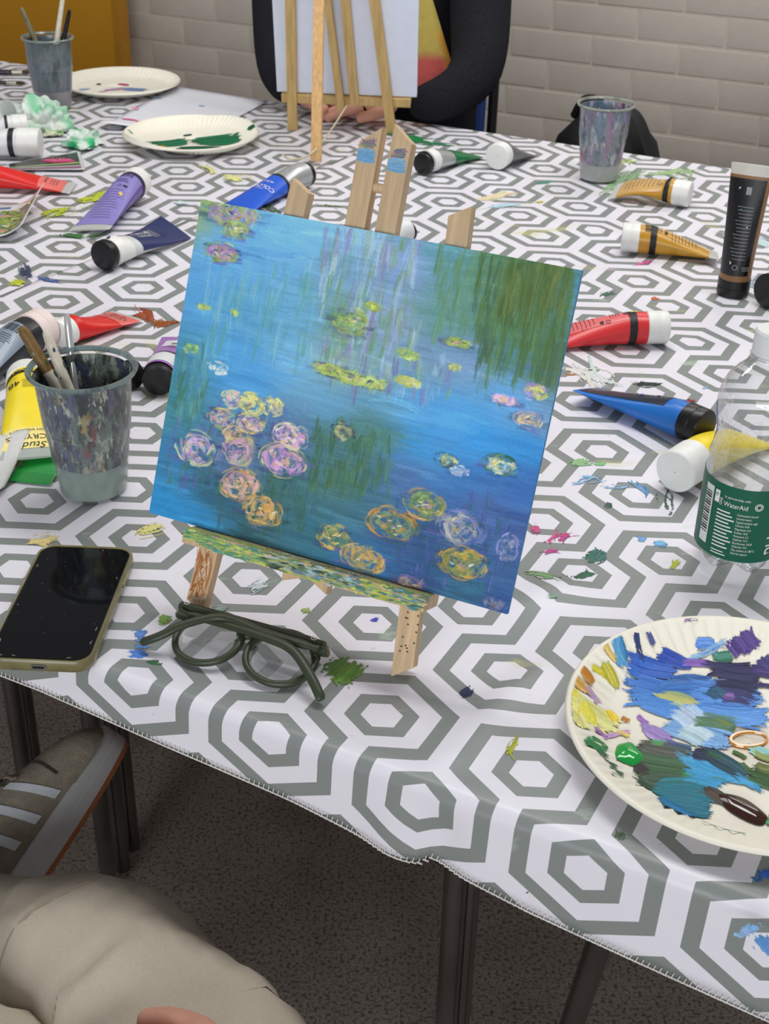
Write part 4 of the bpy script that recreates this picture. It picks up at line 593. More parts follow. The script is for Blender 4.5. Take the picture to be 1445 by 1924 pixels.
# ================================================================ paper plates
cream_paper = mat('plate_paper', (243, 238, 222), rough=.55, var=.03, scale=50)
def plate(label, x, y, R, dabs, seed, bend=0.0, fine=.0009):
    t = thing('paper_plate', label, 'plate', (x, y, TZ + .0030), (0, 0, 0), 'paper plate palettes')
    Rf = R * .73
    def pz(r):
        if r < Rf: return .0012
        u = min(1, (r - Rf) / (R - Rf)); return .0012 + .0165 * (u ** 1.15) * (R / .126)
    n = 288; prof = [(.0005, .0012), (Rf * .5, .0012), (Rf, .0012)] + [(Rf + (R * .975 - Rf) * k / 8, 0) for k in range(1, 9)] + [(R * .988, -1), (R, -2), (R - .0004, -3)]
    def fr(r, z, a):
        if z == -1: return r, pz(R * .975) + .0006
        if z == -2: return r, pz(R * .975) - .0012
        if z == -3: return r, pz(R * .975) - .0020
        rib = 0
        if r > Rf * 1.06 and r < R * .955: rib = .0011 * math.cos(a * 72)
        return r, pz(r) + rib + bend * (r / R) ** 2 * math.cos(2 * (a - .7))
    mb = MB(); mb.lathe(prof, n, fr=fr); o = mb.build('plate_disc', cream_paper, t, ang=70); sd = o.modifiers.new('thick', 'SOLIDIFY'); sd.thickness = .0008; sd.offset = 0
    def on(px, py, h):
        r = math.hypot(px, py); 
        if r > R * .965: px, py = px * R * .965 / r, py * R * .965 / r; r = R * .965
        a = math.atan2(py, px); return (px, py, pz(r) + bend * (r / R) ** 2 * math.cos(2 * (a - .7)) + .0012 + h)
    RP = Raster(-R, -R, R, R, fine); rq = random.Random(seed)
    for k, d in enumerate(dabs):
        L = math.hypot(d[2] - d[0], d[3] - d[1]); w = d[4]; n = 1 if w < .008 else 5
        for q in range(n):
            o = rq.gauss(0, .22) * w if n > 1 else 0; e = rq.uniform(-.1, .1) * L; sc = rq.uniform(.45, .75) if n > 1 else 1; nx, ny = -(d[3] - d[1]) / max(L, 1e-6), (d[2] - d[0]) / max(L, 1e-6); tx, ty = ny, -nx
            g_ = rq.gauss(0, 10)
            RP.stroke(d[0] + nx * o + tx * e, d[1] + ny * o + ty * e, d[2] + nx * o + tx * e, d[3] + ny * o + ty * e, w * sc, [v + g_ for v in d[5:8]], alpha=.92, streak=.45, h=.0005, rag=.22, curve=rq.gauss(0, .08) * L, jit=14)
    if fine < .0008:
        for k in range(160):                            # bristle marks where colours were mixed
            d = rq.choice(dabs); u = rq.random(); px, py = d[0] + (d[2] - d[0]) * u + rq.gauss(0, .003), d[1] + (d[3] - d[1]) * u + rq.gauss(0, .003); c2 = rq.choice(dabs); a = math.atan2(d[3] - d[1], d[2] - d[0]) + rq.gauss(0, .3); l = rq.uniform(.004, .012)
            if math.hypot(c2[0] - d[0], c2[1] - d[1]) < .05: RP.stroke(px, py, px + l * math.cos(a), py + l * math.sin(a), rq.uniform(.001, .003), c2[5:8], alpha=.6, streak=.8, h=.0007, rag=.4)
    RP.build('paint_smears', wet, t, on)
    return t, on
pt, on = plate('large cream paper plate palette of blue, green and yellow paint at the right front', .256, .721, .127, PLATE_DABS, 1, fine=.0005)
gl = mat('wet_paint', rough=.12, attr=True, var=.05, coat=.6)
mb = MB(); g = PLATE_SPOTS['green']; blob(mb, g[0], g[1], .0085, .0135, .0035, (22, 160, 66), on, seed=3); mb.build('green_paint_blob', gl, pt)
mb = MB(); b = PLATE_SPOTS['brown']; blob(mb, b[0], b[1], .019, .0085, .0035, (58, 28, 16), on, ang=-.75, seed=5, ragged=.06); mb.build('brown_paint_blob', gl, pt)
mb = MB(); r_ = PLATE_SPOTS['ring']; mb.col = lin((205, 140, 58))
mb.tube([on(r_[0] + .0130 * math.cos(a * .2094), r_[1] + .0075 * math.sin(a * .2094) + .002 * math.cos(a * .2094), .0003) for a in range(31)], [.0008 + .0008 * abs(math.sin(a * .1)) for a in range(31)], 6); mb.build('ochre_paint_ring', gl, pt)
plate('paper plate with dark green paint in front of the white sheet', -.338, 2.228, .112, GP, 2, bend=.006)
plate('pale paper plate with pink and blue dabs behind the far left cup', -.522, 2.585, .114, FP, 3)
# ================================================================ phone
ph = [Vector(P[k]) for k in ('ph_TL', 'ph_TR', 'ph_BR', 'ph_BL')]; pc = sum(ph, Vector()) / 4; px_ = ((ph[1] - ph[0]) + (ph[2] - ph[3])).normalized(); pa = math.atan2(px_.y, px_.x)
PW, PL = .0800, .1600
t = thing('smartphone', 'black-screened phone in a worn olive case at the left table edge', 'phone', (pc.x, pc.y, TZ + .0008), (0, 0, pa + .04))
def rrect(w, h, r, n=8):
    o = []
    for cx, cy, a0 in ((w / 2 - r, h / 2 - r, 0), (-w / 2 + r, h / 2 - r, 90), (-w / 2 + r, -h / 2 + r, 180), (w / 2 - r, -h / 2 + r, 270)):
        for k in range(n + 1): a = math.radians(a0 + 90 * k / n); o.append((cx + r * math.cos(a), cy + r * math.sin(a)))
    return o
def shell(mb, rings):
    b = len(mb.v); n = len(rings[0][0])
    for poly, z in rings:
        for p in poly: mb.vert((p[0], p[1], z))
    for i in range(len(rings) - 1):
        for k in range(n): mb.face(b + i * n + k, b + i * n + (k + 1) % n, b + (i + 1) * n + (k + 1) % n, b + (i + 1) * n + k)
    mb.face(*range(b + n - 1, b - 1, -1)); e = b + (len(rings) - 1) * n; mb.face(*range(e, e + n))
case = mat('olive_rubber', (124, 116, 78), rough=.35, var=.3, scale=40, coat=.2)
mb = MB(); shell(mb, [(rrect(PW - .006, PL - .006, .012), 0), (rrect(PW - .001, PL - .001, .014), .0022), (rrect(PW, PL, .0145), .006), (rrect(PW - .0005, PL - .0005, .0142), .0105), (rrect(PW - .003, PL - .003, .013), .0118), (rrect(PW - .0052, PL - .0052, .0122), .0112), (rrect(PW - .0054, PL - .0054, .012), .0095)]); mb.build('case', case, t, ang=50)
mb = MB(); shell(mb, [(rrect(PW - .0056, PL - .0056, .0118), .0094), (rrect(PW - .0056, PL - .0056, .0118), .0106)]); mb.build('bezel', mat('phone_bezel', (18, 18, 20), rough=.3), t, ang=50)
mb = MB(); shell(mb, [(rrect(PW - .0072, PL - .0072, .011), .0105), (rrect(PW - .0074, PL - .0074, .011), .01085)]); scr = mb.build('screen', mat('screen_glass', (5, 5, 7), rough=.06, var=.2, scale=30, spec=.5), t, ang=50)
mb = MB(); mb.box((PW / 2 - .0002, .038, .0072), (.0018, .020, .0042)); mb.build('side_button', mat('button_green', (146, 152, 100), rough=.4), t, bevel=.0006)
mb = MB(); shell(mb, [(rrect(.012, .0048, .0022), 0), (rrect(.012, .0048, .0022), .0006)]); mb.xf(Matrix.Translation((.001, -PL / 2 - .0003, .0062)) @ Matrix.Rotation(math.pi / 2, 4, 'X')); mb.build('charging_port', mat('port_grey', (130, 132, 130), rough=.3, metal=.6), t)
mb = MB(); shell(mb, [(rrect(.009, .0022, .0010), 0), (rrect(.009, .0022, .0010), .0004)]); mb.xf(Matrix.Translation((.001, -PL / 2 - .0006, .0062)) @ Matrix.Rotation(math.pi / 2, 4, 'X')); mb.build('charging_slot', blk, t)
mb = MB(); rs = random.Random(4)
for k in range(13):                                    # chips and scratches of the screen protector edge
    e = rs.choice('BRLT'); u = rs.uniform(-1, 1)
    x, y = {'B': (u * PW * .42, -PL / 2 + .0062), 'T': (u * PW * .42, PL / 2 - .006), 'L': (-PW / 2 + .006, u * PL * .42), 'R': (PW / 2 - .0062, u * PL * .42 - .01)}[e]
    mb.box((x, y, .0109), (rs.uniform(.0004, .004) if e in 'BT' else .0006, .0006 if e in 'BT' else rs.uniform(.0004, .006), .0002), Matrix.Rotation(rs.uniform(-.5, .5), 3, 'Z'))
for k in range(14): mb.box((rs.uniform(-.033, .033), rs.uniform(-.07, .07), .01089), (rs.uniform(.0003, .0008), .0003, .0001))
mb.build('screen_chips', mat('chip_grey', (140, 136, 122), rough=.5), scr, smooth=False)['kind'] = 'stuff'
# ================================================================ folded glasses
hl, hr_ = Vector(P['gl_hingeL']), Vector(P['gl_hingeR']); gc = (hl + hr_) / 2; ga = math.atan2(hr_.y - hl.y, hr_.x - hl.x)
GM = Matrix.Translation((gc.x, gc.y, TZ)) @ Matrix.Rotation(ga, 4, 'Z'); GI = GM.inverted()
t = thing('eyeglasses', 'folded round dark olive glasses lying in front of the easel', 'glasses', (gc.x, gc.y, TZ), (0, 0, ga))
olive = mat('olive_plastic', (56, 64, 46), rough=.38, var=.06, scale=80); lens_m = mat('lens_glass', (235, 238, 240), rough=.03, alpha=.14, var=.01, spec=.8)
LR = .0225; tilt = math.radians(14)
for key in ('gl_lensL', 'gl_lensR'):
    c = GI @ Vector(P[key]); sgn = -1 if key.endswith('L') else 1
    TM = Matrix.Translation((c.x, c.y, .0095)) @ Matrix.Rotation(tilt, 4, 'X') @ Matrix.Rotation(sgn * .07, 4, 'Y')
    mb = MB(); ring = []
    def rr(a): return LR * (1.06 + .05 * math.cos(2 * a) + .03 * max(0, math.sin(a)))
    n = 56
    def rf(i, j):
        a = 2 * math.pi * i / n; b_ = 2 * math.pi * j / 10; r = rr(a); w = .0027 if math.sin(a) < .3 else .0036
        return TM @ Vector(((r + .0012 + w * math.cos(b_)) * math.cos(a), (r + .0012 + w * math.cos(b_)) * math.sin(a), .0030 * math.sin(b_)))
    mb.grid(rf, n, 10, cu=True, cv=True); mb.build('rim', olive, t)
    mb = MB(); mb.grid(lambda i, j: TM @ Vector((rr(2 * math.pi * i / 48) * (j / 5 + .001) * math.cos(2 * math.pi * i / 48), rr(2 * math.pi * i / 48) * (j / 5 + .001) * math.sin(2 * math.pi * i / 48), .0035 * ((j / 5) ** 2) - .0022)), 48, 6, cu=True)
    o = mb.build('lens', lens_m, t); sd = o.modifiers.new('thick', 'SOLIDIFY'); sd.thickness = .0012
cL, cR = GI @ Vector(P['gl_lensL']), GI @ Vector(P['gl_lensR']); bx = (cL.x + cR.x) / 2; gap = (cR.x - cL.x) / 2 - LR * 1.1
mb = MB(); mb.tube([(bx + u * (gap + .004), (cL.y + cR.y) / 2 + .0105 - .002 * abs(u), .0125 + .001 * (1 - u * u)) for u in (-1, -.5, 0, .5, 1)], [.0034, .0028, .0026, .0028, .0034], 12); mb.build('bridge', olive, t)
for sgn in (-1, 1):
    cx = cL if sgn < 0 else cR
    mb = MB(); mb.tube([(cx.x - sgn * (LR * .98), cx.y + .0045, .0105), (cx.x - sgn * (LR * 1.06), cx.y - .002, .0085), (cx.x - sgn * LR * .95, cx.y - .0085, .0075)], [.0024, .0032, .0016], 10); mb.build('nose_pad', olive, t)
    mb = MB(); mb.tube([(cx.x + sgn * LR * .9, cx.y + .013, .0135), (cx.x + sgn * (LR * 1.25), cx.y + .0135, .0148), (cx.x + sgn * (LR * 1.42), cx.y + .0140, .0155)], [.0034, .0042, .0046], 12, flat=(.8, 1.1)); mb.build('end_piece', olive, t)
    mb = MB(); mb.box((cx.x + sgn * (LR * 1.47), cx.y + .0125, .0150), (.0016, .0032, .0040)); mb.build('hinge', mat('hinge_metal', (150, 140, 110), rough=.3, metal=.9), t, smooth=False)
def smoothp(pts, n=28):
    o = []; m = len(pts) - 1
    for k in range(n + 1):
        u = k / n * m; i = min(m - 1, int(u)); f = u - i; p0, p1, p2, p3 = pts[max(0, i - 1)], pts[i], pts[i + 1], pts[min(m, i + 2)]
        o.append(.5 * ((2 * p1) + (p2 - p0) * f + (2 * p0 - 5 * p1 + 4 * p2 - p3) * f * f + (3 * p1 - p0 - 3 * p2 + p3) * f ** 3))
    return o
for k, n in (('A', 6), ('B', 6)):
    pts = smoothp([GI @ Vector(P['gl_t%s%d' % (k, i)]) for i in range(n)]); N_ = len(pts)
    mb = MB(); mb.tube(pts, [.0040 if 1 < i < N_ - 1 else (.0028 if i in (1, N_ - 1) else .0036) for i in range(N_)], 12, flat=(1.0, .75)); tm = mb.build('temple', olive, t)
    if k == 'A': bw = [GI @ Vector((-.1560, .8480, TZ + .0165)), GI @ Vector((-.0420, .8000, TZ + .0165))]; mb = MB(); mb.tube([bw[0].lerp(bw[1], q / 8) for q in range(9)], [.0036] + [.0046] * 7 + [.0036], 12, flat=(.95, .95)); brow = mb.build('brow_bar', olive, t)
    mb = MB(); d = (bw[1] - bw[0]).normalized(); n_ = Vector((-d.y, d.x, 0)); c = bw[0].lerp(bw[1], .05 if k == 'A' else .93) + Vector((0, 0, .0044))
    mb.lathe([(.0019, 0), (.0019, .0002), (.00235, .0002), (.00235, 0)], 24, cen=c); add_text(mb, 'iz', .0026, lambda x, y: c + d * x + n_ * (y - .0007) + Vector((0, 0, .0003)), 'CENTER'); mb.build('logo', mat('white_print', (232, 232, 226), rough=.5, var=.02), brow, smooth=False)
    if k == 'A':
        a, b = pts[-2], pts[-7]; d = (b - a).normalized(); n_ = Vector((-d.y, d.x, 0))
        mb = MB(); add_text(mb, 'IZIPIZI', .0044, lambda x, y: a + d * (x + .001) + n_ * (y - .0016) + Vector((0, 0, .0028)), sx=.85); mb.build('lettering', MATS['white_print'], tm, smooth=False)
# ================================================================ water bottle
BT = thing('water_bottle', 'clear ribbed plastic water bottle with green label and white cap, half empty', 'bottle', (.300, .965, TZ + .0006), (0, 0, 0))
def thin_plastic():
    m = bpy.data.materials.new('bottle_plastic'); m.use_nodes = True; nt = m.node_tree; L = nt.links
    for n in list(nt.nodes):
        if n.type == 'BSDF_PRINCIPLED': nt.nodes.remove(n)
    out = [n for n in nt.nodes if n.type == 'OUTPUT_MATERIAL'][0]
    tr = nt.nodes.new('ShaderNodeBsdfTransparent'); tr.inputs[0].default_value = (.95, .965, .965, 1); gl_ = nt.nodes.new('ShaderNodeBsdfGlossy'); gl_.inputs['Roughness'].default_value = .06
    fr = nt.nodes.new('ShaderNodeLayerWeight'); fr.inputs[0].default_value = .32; mp = nt.nodes.new('ShaderNodeMapRange'); mp.inputs[1].default_value = 0; mp.inputs[2].default_value = 1; mp.inputs[3].default_value = .035; mp.inputs[4].default_value = .85; L.new(fr.outputs['Facing'], mp.inputs[0])
    nz = nt.nodes.new('ShaderNodeTexNoise'); nz.inputs['Scale'].default_value = 90; tc = nt.nodes.new('ShaderNodeTexCoord'); L.new(tc.outputs['Object'], nz.inputs['Vector']); bp = nt.nodes.new('ShaderNodeBump'); bp.inputs['Strength'].default_value = .3; bp.inputs['Distance'].default_value = .002; L.new(nz.outputs[0], bp.inputs['Height']); L.new(bp.outputs[0], gl_.inputs['Normal'])
    mx = nt.nodes.new('ShaderNodeMixShader'); L.new(mp.outputs[0], mx.inputs[0]); L.new(tr.outputs[0], mx.inputs[1]); L.new(gl_.outputs[0], mx.inputs[2]); L.new(mx.outputs[0], out.inputs[0]); MATS['bottle_plastic'] = m; return m
bpl = thin_plastic(); BR = .0355
prof = [(.012, .006), (.022, .001), (.029, .002), (.0335, .010), (BR - .0005, .020), (BR, .026), (BR, .080), (BR - .001, .084), (.0345, .090), (.0325, .100), (.0315, .108), (.0322, .114), (.0340, .122), (.0352, .130), (.0350, .140), (.0335, .152), (.030, .165), (.0245, .177), (.0185, .187), (.0145, .193), (.0132, .196), (.0132, .204)]
ZMAP = [(0, 0), (.026, .020), (.080, .090), (.108, .119), (.135, .146), (.165, .166), (.196, .184), (.25, .238)]
def zm(z):
    for (a, x), (b, y) in zip(ZMAP, ZMAP[1:]):
        if z <= b: return x + (y - x) * (z - a) / (b - a)
prof = [(r, zm(z)) for r, z in prof]
def petal(r, z, a):
    if z < .02: k = .5 + .5 * math.cos(5 * a); return r * (1 - .10 * (1 - k) * (1 - z / .02)), z + (1 - k) * .007 * (1 - z / .02)
    if .096 < z < .138: return r + .0006 * math.sin(14 * a + z * 420), z
    return r, z
mb = MB(); mb.lathe(prof, 90, fr=petal); mb.build('bottle_body', bpl, BT, ang=60)
mb = MB(); mb.lathe([(.0132, .1855), (.0162, .186), (.0164, .1875), (.0132, .188)], 40); mb.build('neck_ring', bpl, BT)
mb = MB(); mb.lathe([(.0140, .2005 - .012), (.0152, .2005 - .012), (.0152, .2035 - .012), (.0148, .204 - .012), (.0152, .2045 - .012), (.0150, .2185 - .012), (.0138, .2205 - .012), (.0005, .2207 - .012)], 60, fr=lambda r, z, a: (r + (.00025 * math.cos(a * 60) if .193 < z < .206 and r > .014 else 0), z)); mb.build('cap', mat('translucent_white', (226, 228, 226), rough=.35, var=.04), BT, ang=30)
wat = mat('water', (236, 242, 242), rough=.02, alpha=.10, var=.02, spec=.6)
wl = .087
pw = [(r - .0010, z + .0006) for r, z in prof if z < wl]; mb = MB(); mb.lathe(pw + [(BR - .001, wl - .0003), (BR - .0022, wl - .0008), (.0005, wl - .0010)], 60, fr=petal); mb.build('water', wat, BT)
grn = mat('label_green', (12, 92, 68), rough=.4, var=.04); LZ0, LZ1 = .016, .084
a_c = math.atan2(-.965, -.30)                            # direction from the bottle to the camera
mb = MB(); mb.grid(lambda i, j: ((BR + .0006) * math.cos(a_c - 1.7 + 3.5 * i / 60), (BR + .0006) * math.sin(a_c - 1.7 + 3.5 * i / 60), LZ0 + (LZ1 - LZ0) * j / 2), 61, 3); lab = mb.build('label', grn, BT)
def onb(x, y, off=.0010): a = a_c + x / BR; return ((BR + off) * math.cos(a), (BR + off) * math.sin(a), y)
wp = MATS['white_print']
mb = MB()
for y, s in ((.0730, 'In partnership with'),): add_text(mb, s, .0030, lambda x, yy: onb(x - .0155, yy + y), sx=.9)
add_text(mb, 'WaterAid', .0062, lambda x, yy: onb(x - .0155, yy + .0655), sx=.78)
add_text(mb, 'ONE', .0036, lambda x, yy: onb(-.0170 - yy * 1.0, x + .0650), sx=.9)
for i, s in enumerate(('Carbonated natural', 'mineral water.', 'Typical analysis mg/l', 'Calcium 54.0', 'Magnesium 6.0', 'Sodium 16.8', 'Potassium 2.3', 'Sulphate 12.4', 'Bicarbonate 150.8', 'Chloride 14.5', 'Dry residue at 180°C', 'Not for export.')): add_text(mb, s, .0028, lambda x, yy, i=i: onb(x - .0035, yy + .0595 - i * .0033), sx=.75)
for i in range(11): mb.grid(lambda a, b, i=i: onb(-.0205 + a * (.0135 + .002 * ((i * 7) % 3 - 1)) / 7, .0595 - i * .0033 + b * .0012), 8, 2)
for i in range(2): mb.grid(lambda a, b, i=i: onb(-.0205 + a * (.011 + .002 * i) / 7, .0222 - i * .0026 + b * .0009), 8, 2)
for r0 in (.0028, .0016): mb.grid(lambda a, b, r0=r0: onb(.0125 + (r0 + b * .0006) * math.cos(a * .2618), .0690 + (r0 + b * .0006) * math.sin(a * .2618)), 25, 2)
mb.grid(lambda a, b: onb(-.0245 + a * .0044 / 4, .0660 + b * .0110), 5, 2)
mb.build('label_print', wp, lab, recalc=False)
mb = MB(); mb.grid(lambda a, b: onb(-.0222 + (.0009 + b * .0006) * math.cos(a * .3), .0730 + (.0009 + b * .0006) * math.sin(a * .3), .0014), 17, 2); mb.build('recycle_mark', grn, lab, recalc=False)
mb = MB(); mb.grid(lambda a, b: onb(-.036 + a * .0095 / 6, LZ0 + .008 + b * .054), 7, 2); mb.build('barcode_panel', mat('label_white', (222, 226, 222), rough=.5), lab, recalc=False)
mb = MB()
for i in range(16): mb.grid(lambda a, b, i=i: onb(-.0352 + a * .0076 / 5, LZ0 + .018 + i * .0025 + b * (.0008 + .0008 * ((i * 5) % 3) / 2), .0014), 6, 2)
mb.build('barcode', blk, lab, recalc=False)
mb = MB(); add_text(mb, 'PU', .019, lambda x, yy: onb(.021 + (.016 - yy), .022 + x * .9), sx=.9); mb.build('label_lettering', wp, lab, recalc=False)
# ================================================================ paint tubes
white_cap = mat('white_cap', (236, 236, 232), rough=.35, var=.03); black_cap = mat('black_cap', (22, 22, 24), rough=.35, var=.1)
ink = mat('black_print', (26, 26, 28), rough=.5, var=.05); silver = mat('silver_tube', (186, 188, 190), rough=.3, metal=.55, var=.06); clearend = mat('crimp_clear', (214, 214, 210), rough=.3, alpha=.75)
def ptube(label, p0, p1, body, cap, R=.0185, cl=.022, full=1.5, wide=1.42, twist=0.0, bend=0.0, roll=0.0, standing=False, band=None, panel=None, crimp=None, shoulder=None, decor=None, capstyle='flip', cap_r=None, splash=None, tail=1.0, Lfix=None, end_h=.0011):
    p0, p1 = Vector(p0), Vector(p1); d = p1 - p0; L = Lfix or Vector((d.x, d.y, 0)).length; cr = cap_r or R
    yaw = math.atan2(d.y, d.x)
    t = thing('paint_tube', label, 'paint tube', (p0.x, p0.y, TZ + .0008), (0, 0, yaw) if not standing else (0, -math.pi / 2, standing), 'acrylic paint tubes')
    Lb = L - cl; ce = .013
    def sec(u):
        e = max(0, min(1, (u - .10) / .90)); e = e ** full
        return R * .965 * (1 - e) + R * wide * tail * e, R * .965 * (1 - e) + end_h * e
    def S(u, th, off=0.0):
        hw, hh = sec(u); x = cl + u * Lb; tw = twist * max(0, u - .1) ** 1.3 + roll
        y, z = (hw + off) * math.cos(th), (hh + off) * math.sin(th); y, z = y * math.cos(tw) - z * math.sin(tw), y * math.sin(tw) + z * math.cos(tw)
        ext = math.sqrt((hw * math.sin(tw)) ** 2 + (hh * math.cos(tw)) ** 2)
        zc = 0 if standing else max(ext, R * (1 - u) + .0 if False else ext) + bend * math.sin(math.pi * u)
        return (x, y, zc + z)
    nu, nt_ = 34, 36
    mb = MB(); mb.grid(lambda i, j: S(i / (nu - 1) * (1 - ce / Lb), 2 * math.pi * j / nt_), nu, nt_, cv=True)
    b0 = len(mb.v); 
    for j in range(nt_): mb.vert((cl - .004, *[c for c in S(0, 2 * math.pi * j / nt_)[1:]]))
    for j in range(nt_): mb.face(b0 + j, b0 + (j + 1) % nt_, (j + 1) % nt_, j)
    bo = mb.build('tube_body', body, t, ang=60)
    u1 = 1 - ce / Lb
    mb = MB(); mb.grid(lambda i, j: S(u1 + (1 - u1) * i / 3, 2 * math.pi * j / nt_), 4, nt_, cv=True); e = len(mb.v) - nt_; mb.face(*range(e, e + nt_)); mb.build('crimp', crimp or body, t, ang=40)
    z0 = 0 if standing else cr
    mb = MB(); n = 48
    pr = {'flip': [(.0005, 0), (cr * .80, 0), (cr * .95, .0006), (cr, .002), (cr, cl * .45), (cr * .975, cl * .47), (cr * 1.0, cl * .50), (cr * 1.0, cl * .96), (cr * .9, cl)],
          'screw': [(.0005, 0), (cr * .85, 0), (cr * .97, .0008), (cr, .0025), (cr, cl * .7), (cr * .9, cl)]}[capstyle]
    mb.lathe(pr, n, fr=lambda r, z, a: (r + (.0003 * math.cos(24 * a) if capstyle == 'screw' and .003 < z < cl * .69 else 0), z)); mb.xf(Matrix.Translation((0, 0, z0)) @ Matrix(((0, 0, 1, 0), (0, 1, 0, 0), (-1, 0, 0, 0), (0, 0, 0, 1)))); mb.build('cap', cap, t, ang=35)
    def patch(u0, u1_, a0, a1, m, name, off=.00035, n=14, na=24, par=t):
        mb = MB(); mb.grid(lambda i, j: S(u0 + (u1_ - u0) * i / n, a0 + (a1 - a0) * j / na, off), n + 1, na + 1, cv=False); return mb.build(name, m, par, recalc=False)
    PI = math.pi
    if shoulder: patch(0.0, shoulder[0], 0, 2 * PI, shoulder[1], 'shoulder', .00025, 8, 36)
    if panel: patch(panel[0], panel[1], panel[3] if len(panel) > 3 else .12 * PI, panel[4] if len(panel) > 4 else .88 * PI, panel[2], 'label_panel', .0004)
    if band: patch(band[0], band[1], 0, 2 * PI, band[2], 'band', .0006, 3, 36)
    def T(xf):                                             # x along the tube from the cap, y across the top
        def g(x, y):
            u = max(0, min(1, (x - cl) / Lb)); hw, hh = sec(u); return S(u, math.acos(max(-.97, min(.97, y / hw))), .0008)
        return g
    g = T(0)
    if decor:
        mb = MB()
        for it in decor:
            k = it[0]
            if k == 't':                                   # text: body, size, x, y, angle, align
                _, s, size, x, y, ang = it[:6]; ca, sa = math.cos(ang), math.sin(ang); add_text(mb, s, size, lambda a, b: g(x + a * ca - b * sa, y + a * sa + b * ca), it[6] if len(it) > 6 else 'CENTER', it[7] if len(it) > 7 else 1.0, it[8] if len(it) > 8 else 0.0)
            elif k == 'bars':                              # barcode: x, y, len x, len y
                _, x, y, lx, ly, n = it
                for q in range(n): mb.grid(lambda i, j, q=q: g(x + lx * i, y + ly * (q + j * (.35 + .3 * ((q * 7) % 3) / 2)) / n), 2, 2)
            elif k == 'lines':                             # unreadable small print: x0, dx, n, y0, y1
                _, x, dx, n, y0, y1 = it
                for q in range(n): mb.grid(lambda i, j, q=q: g(x + dx * q + .0006 * j * (1 if dx > 0 else -1), y0 + (y1 - y0) * (i / 5) * (.8 + .2 * ((q * 5) % 4) / 3)), 6, 2)
            elif k == 'ring':
                _, x, y, r = it; mb.grid(lambda i, j: g(x + (r - .0007 * j) * math.cos(i * PI / 10), y + (r - .0007 * j) * math.sin(i * PI / 10)), 21, 2)
            elif k == 'tri':
                _, x, y, r = it
                for q in range(3):
                    a, b = q * 2 * PI / 3, (q + 1) * 2 * PI / 3; mb.grid(lambda i, j: g(x + (r - .0008 * j) * (math.cos(a) * (1 - i) + math.cos(b) * i), y + (r - .0008 * j) * (math.sin(a) * (1 - i) + math.sin(b) * i)), 2, 2)
            elif k == 'rect':
                _, x, y, lx, ly = it; mb.grid(lambda i, j: g(x + lx * i / 3, y + ly * j / 3), 4, 4)
        mb.build('print', decor[0][-1] if decor[0][0] == 'mat' else ink, t, recalc=False)['kind'] = 'stuff'
    if splash:
        mb = MB()
        for (x, y, r, c) in splash: blob(mb, x, y, r, r * .7, .0003, c, lambda a, b, h: tuple(Vector(g(a, b)) + Vector((0, 0, h * .5 + .0003))), seed=int(abs(x) * 1e4), n=16, ragged=.3)
        mb.build('paint_splash', wet, t, recalc=False)['kind'] = 'stuff'
    return t, g
def C(name, rgb, rough=.35): return mat(name, rgb, rough=rough, var=.05, scale=50, coat=.15)
PI = math.pi
BACK = lambda L: [('bars', .030, -.014, .010, .016, 11), ('lines', .044, .0026, 4, -.012, .004), ('ring', .052, .010, .0028), ('rect', .056, -.012, .004, .006), ('ring', .0585, -.001, .0026), ('lines', .066, .0046, max(3, int((L - .09) / .0046)), -.019, .012)]
# --- right half of the table
ptube('blue paint tube with black cap lying left of the water bottle', P['blue0'], P['blue1'], C('tube_blue', (36, 116, 206)), black_cap, R=.0190, cl=.024, full=1.1, roll=.25, end_h=.0016,
      panel=(.16, .97, C('label_blue_dark', (34, 40, 58)), .20 * PI, .62 * PI), decor=[('mat', mat('grey_print', (150, 152, 160), rough=.5)), ('lines', .05, .005, 10, -.004, .010)], splash=[(.06, .002, .003, (40, 40, 60)), (.08, .004, .004, (120, 110, 190))])
ptube('yellow paint tube with big white cap behind the water bottle', P['yellowR0'], P['yellowR1'], C('tube_yellow', (246, 220, 24)), white_cap, R=.0205, cl=.034, full=1.4, Lfix=.15)
ptube('red paint tube with white cap half hidden by the right edge of the painting', P['red0'], P['red1'], C('tube_red', (222, 52, 56)), white_cap, R=.0190, cl=.026, full=1.3, Lfix=.15, roll=-.1,
      band=(.10, .17, ink), panel=(.18, .97, C('label_coral', (232, 116, 116)), .36 * PI, .97 * PI), decor=[('bars', .046, -.012, .007, .012, 9), ('lines', .058, .003, 4, -.012, .002), ('ring', .071, .006, .0026), ('rect', .076, .003, .004, .005), ('lines', .086, .0046, 12, -.014, .010)], splash=[(.040, -.004, .003, (235, 220, 60))])
ptube('ochre paint tube lying with its white cap to the left of the standing brown tube', P['mustard10'], P['mustard11'], C('tube_ochre', (198, 146, 38)), white_cap, R=.0195, cl=.024, full=1.3, roll=-.15, crimp=clearend,
      band=(.13, .21, ink), panel=(.22, .90, C('label_sand', (224, 184, 124)), .04 * PI, .62 * PI), decor=BACK(.13))
ptube('crumpled ochre paint tube with white cap to the right, near the streaked cup', P['mustard20'], P['mustard21'], C('tube_ochre', (198, 146, 38)), white_cap, R=.0190, cl=.026, full=.45, bend=.012, roll=-.2, crimp=clearend,
      band=(.05, .13, ink), panel=(.16, .88, C('label_sand2', (204, 164, 104)), .15 * PI, .85 * PI), decor=[('lines', .05, .006, 9, -.012, .014), ('ring', .045, .006, .003)])
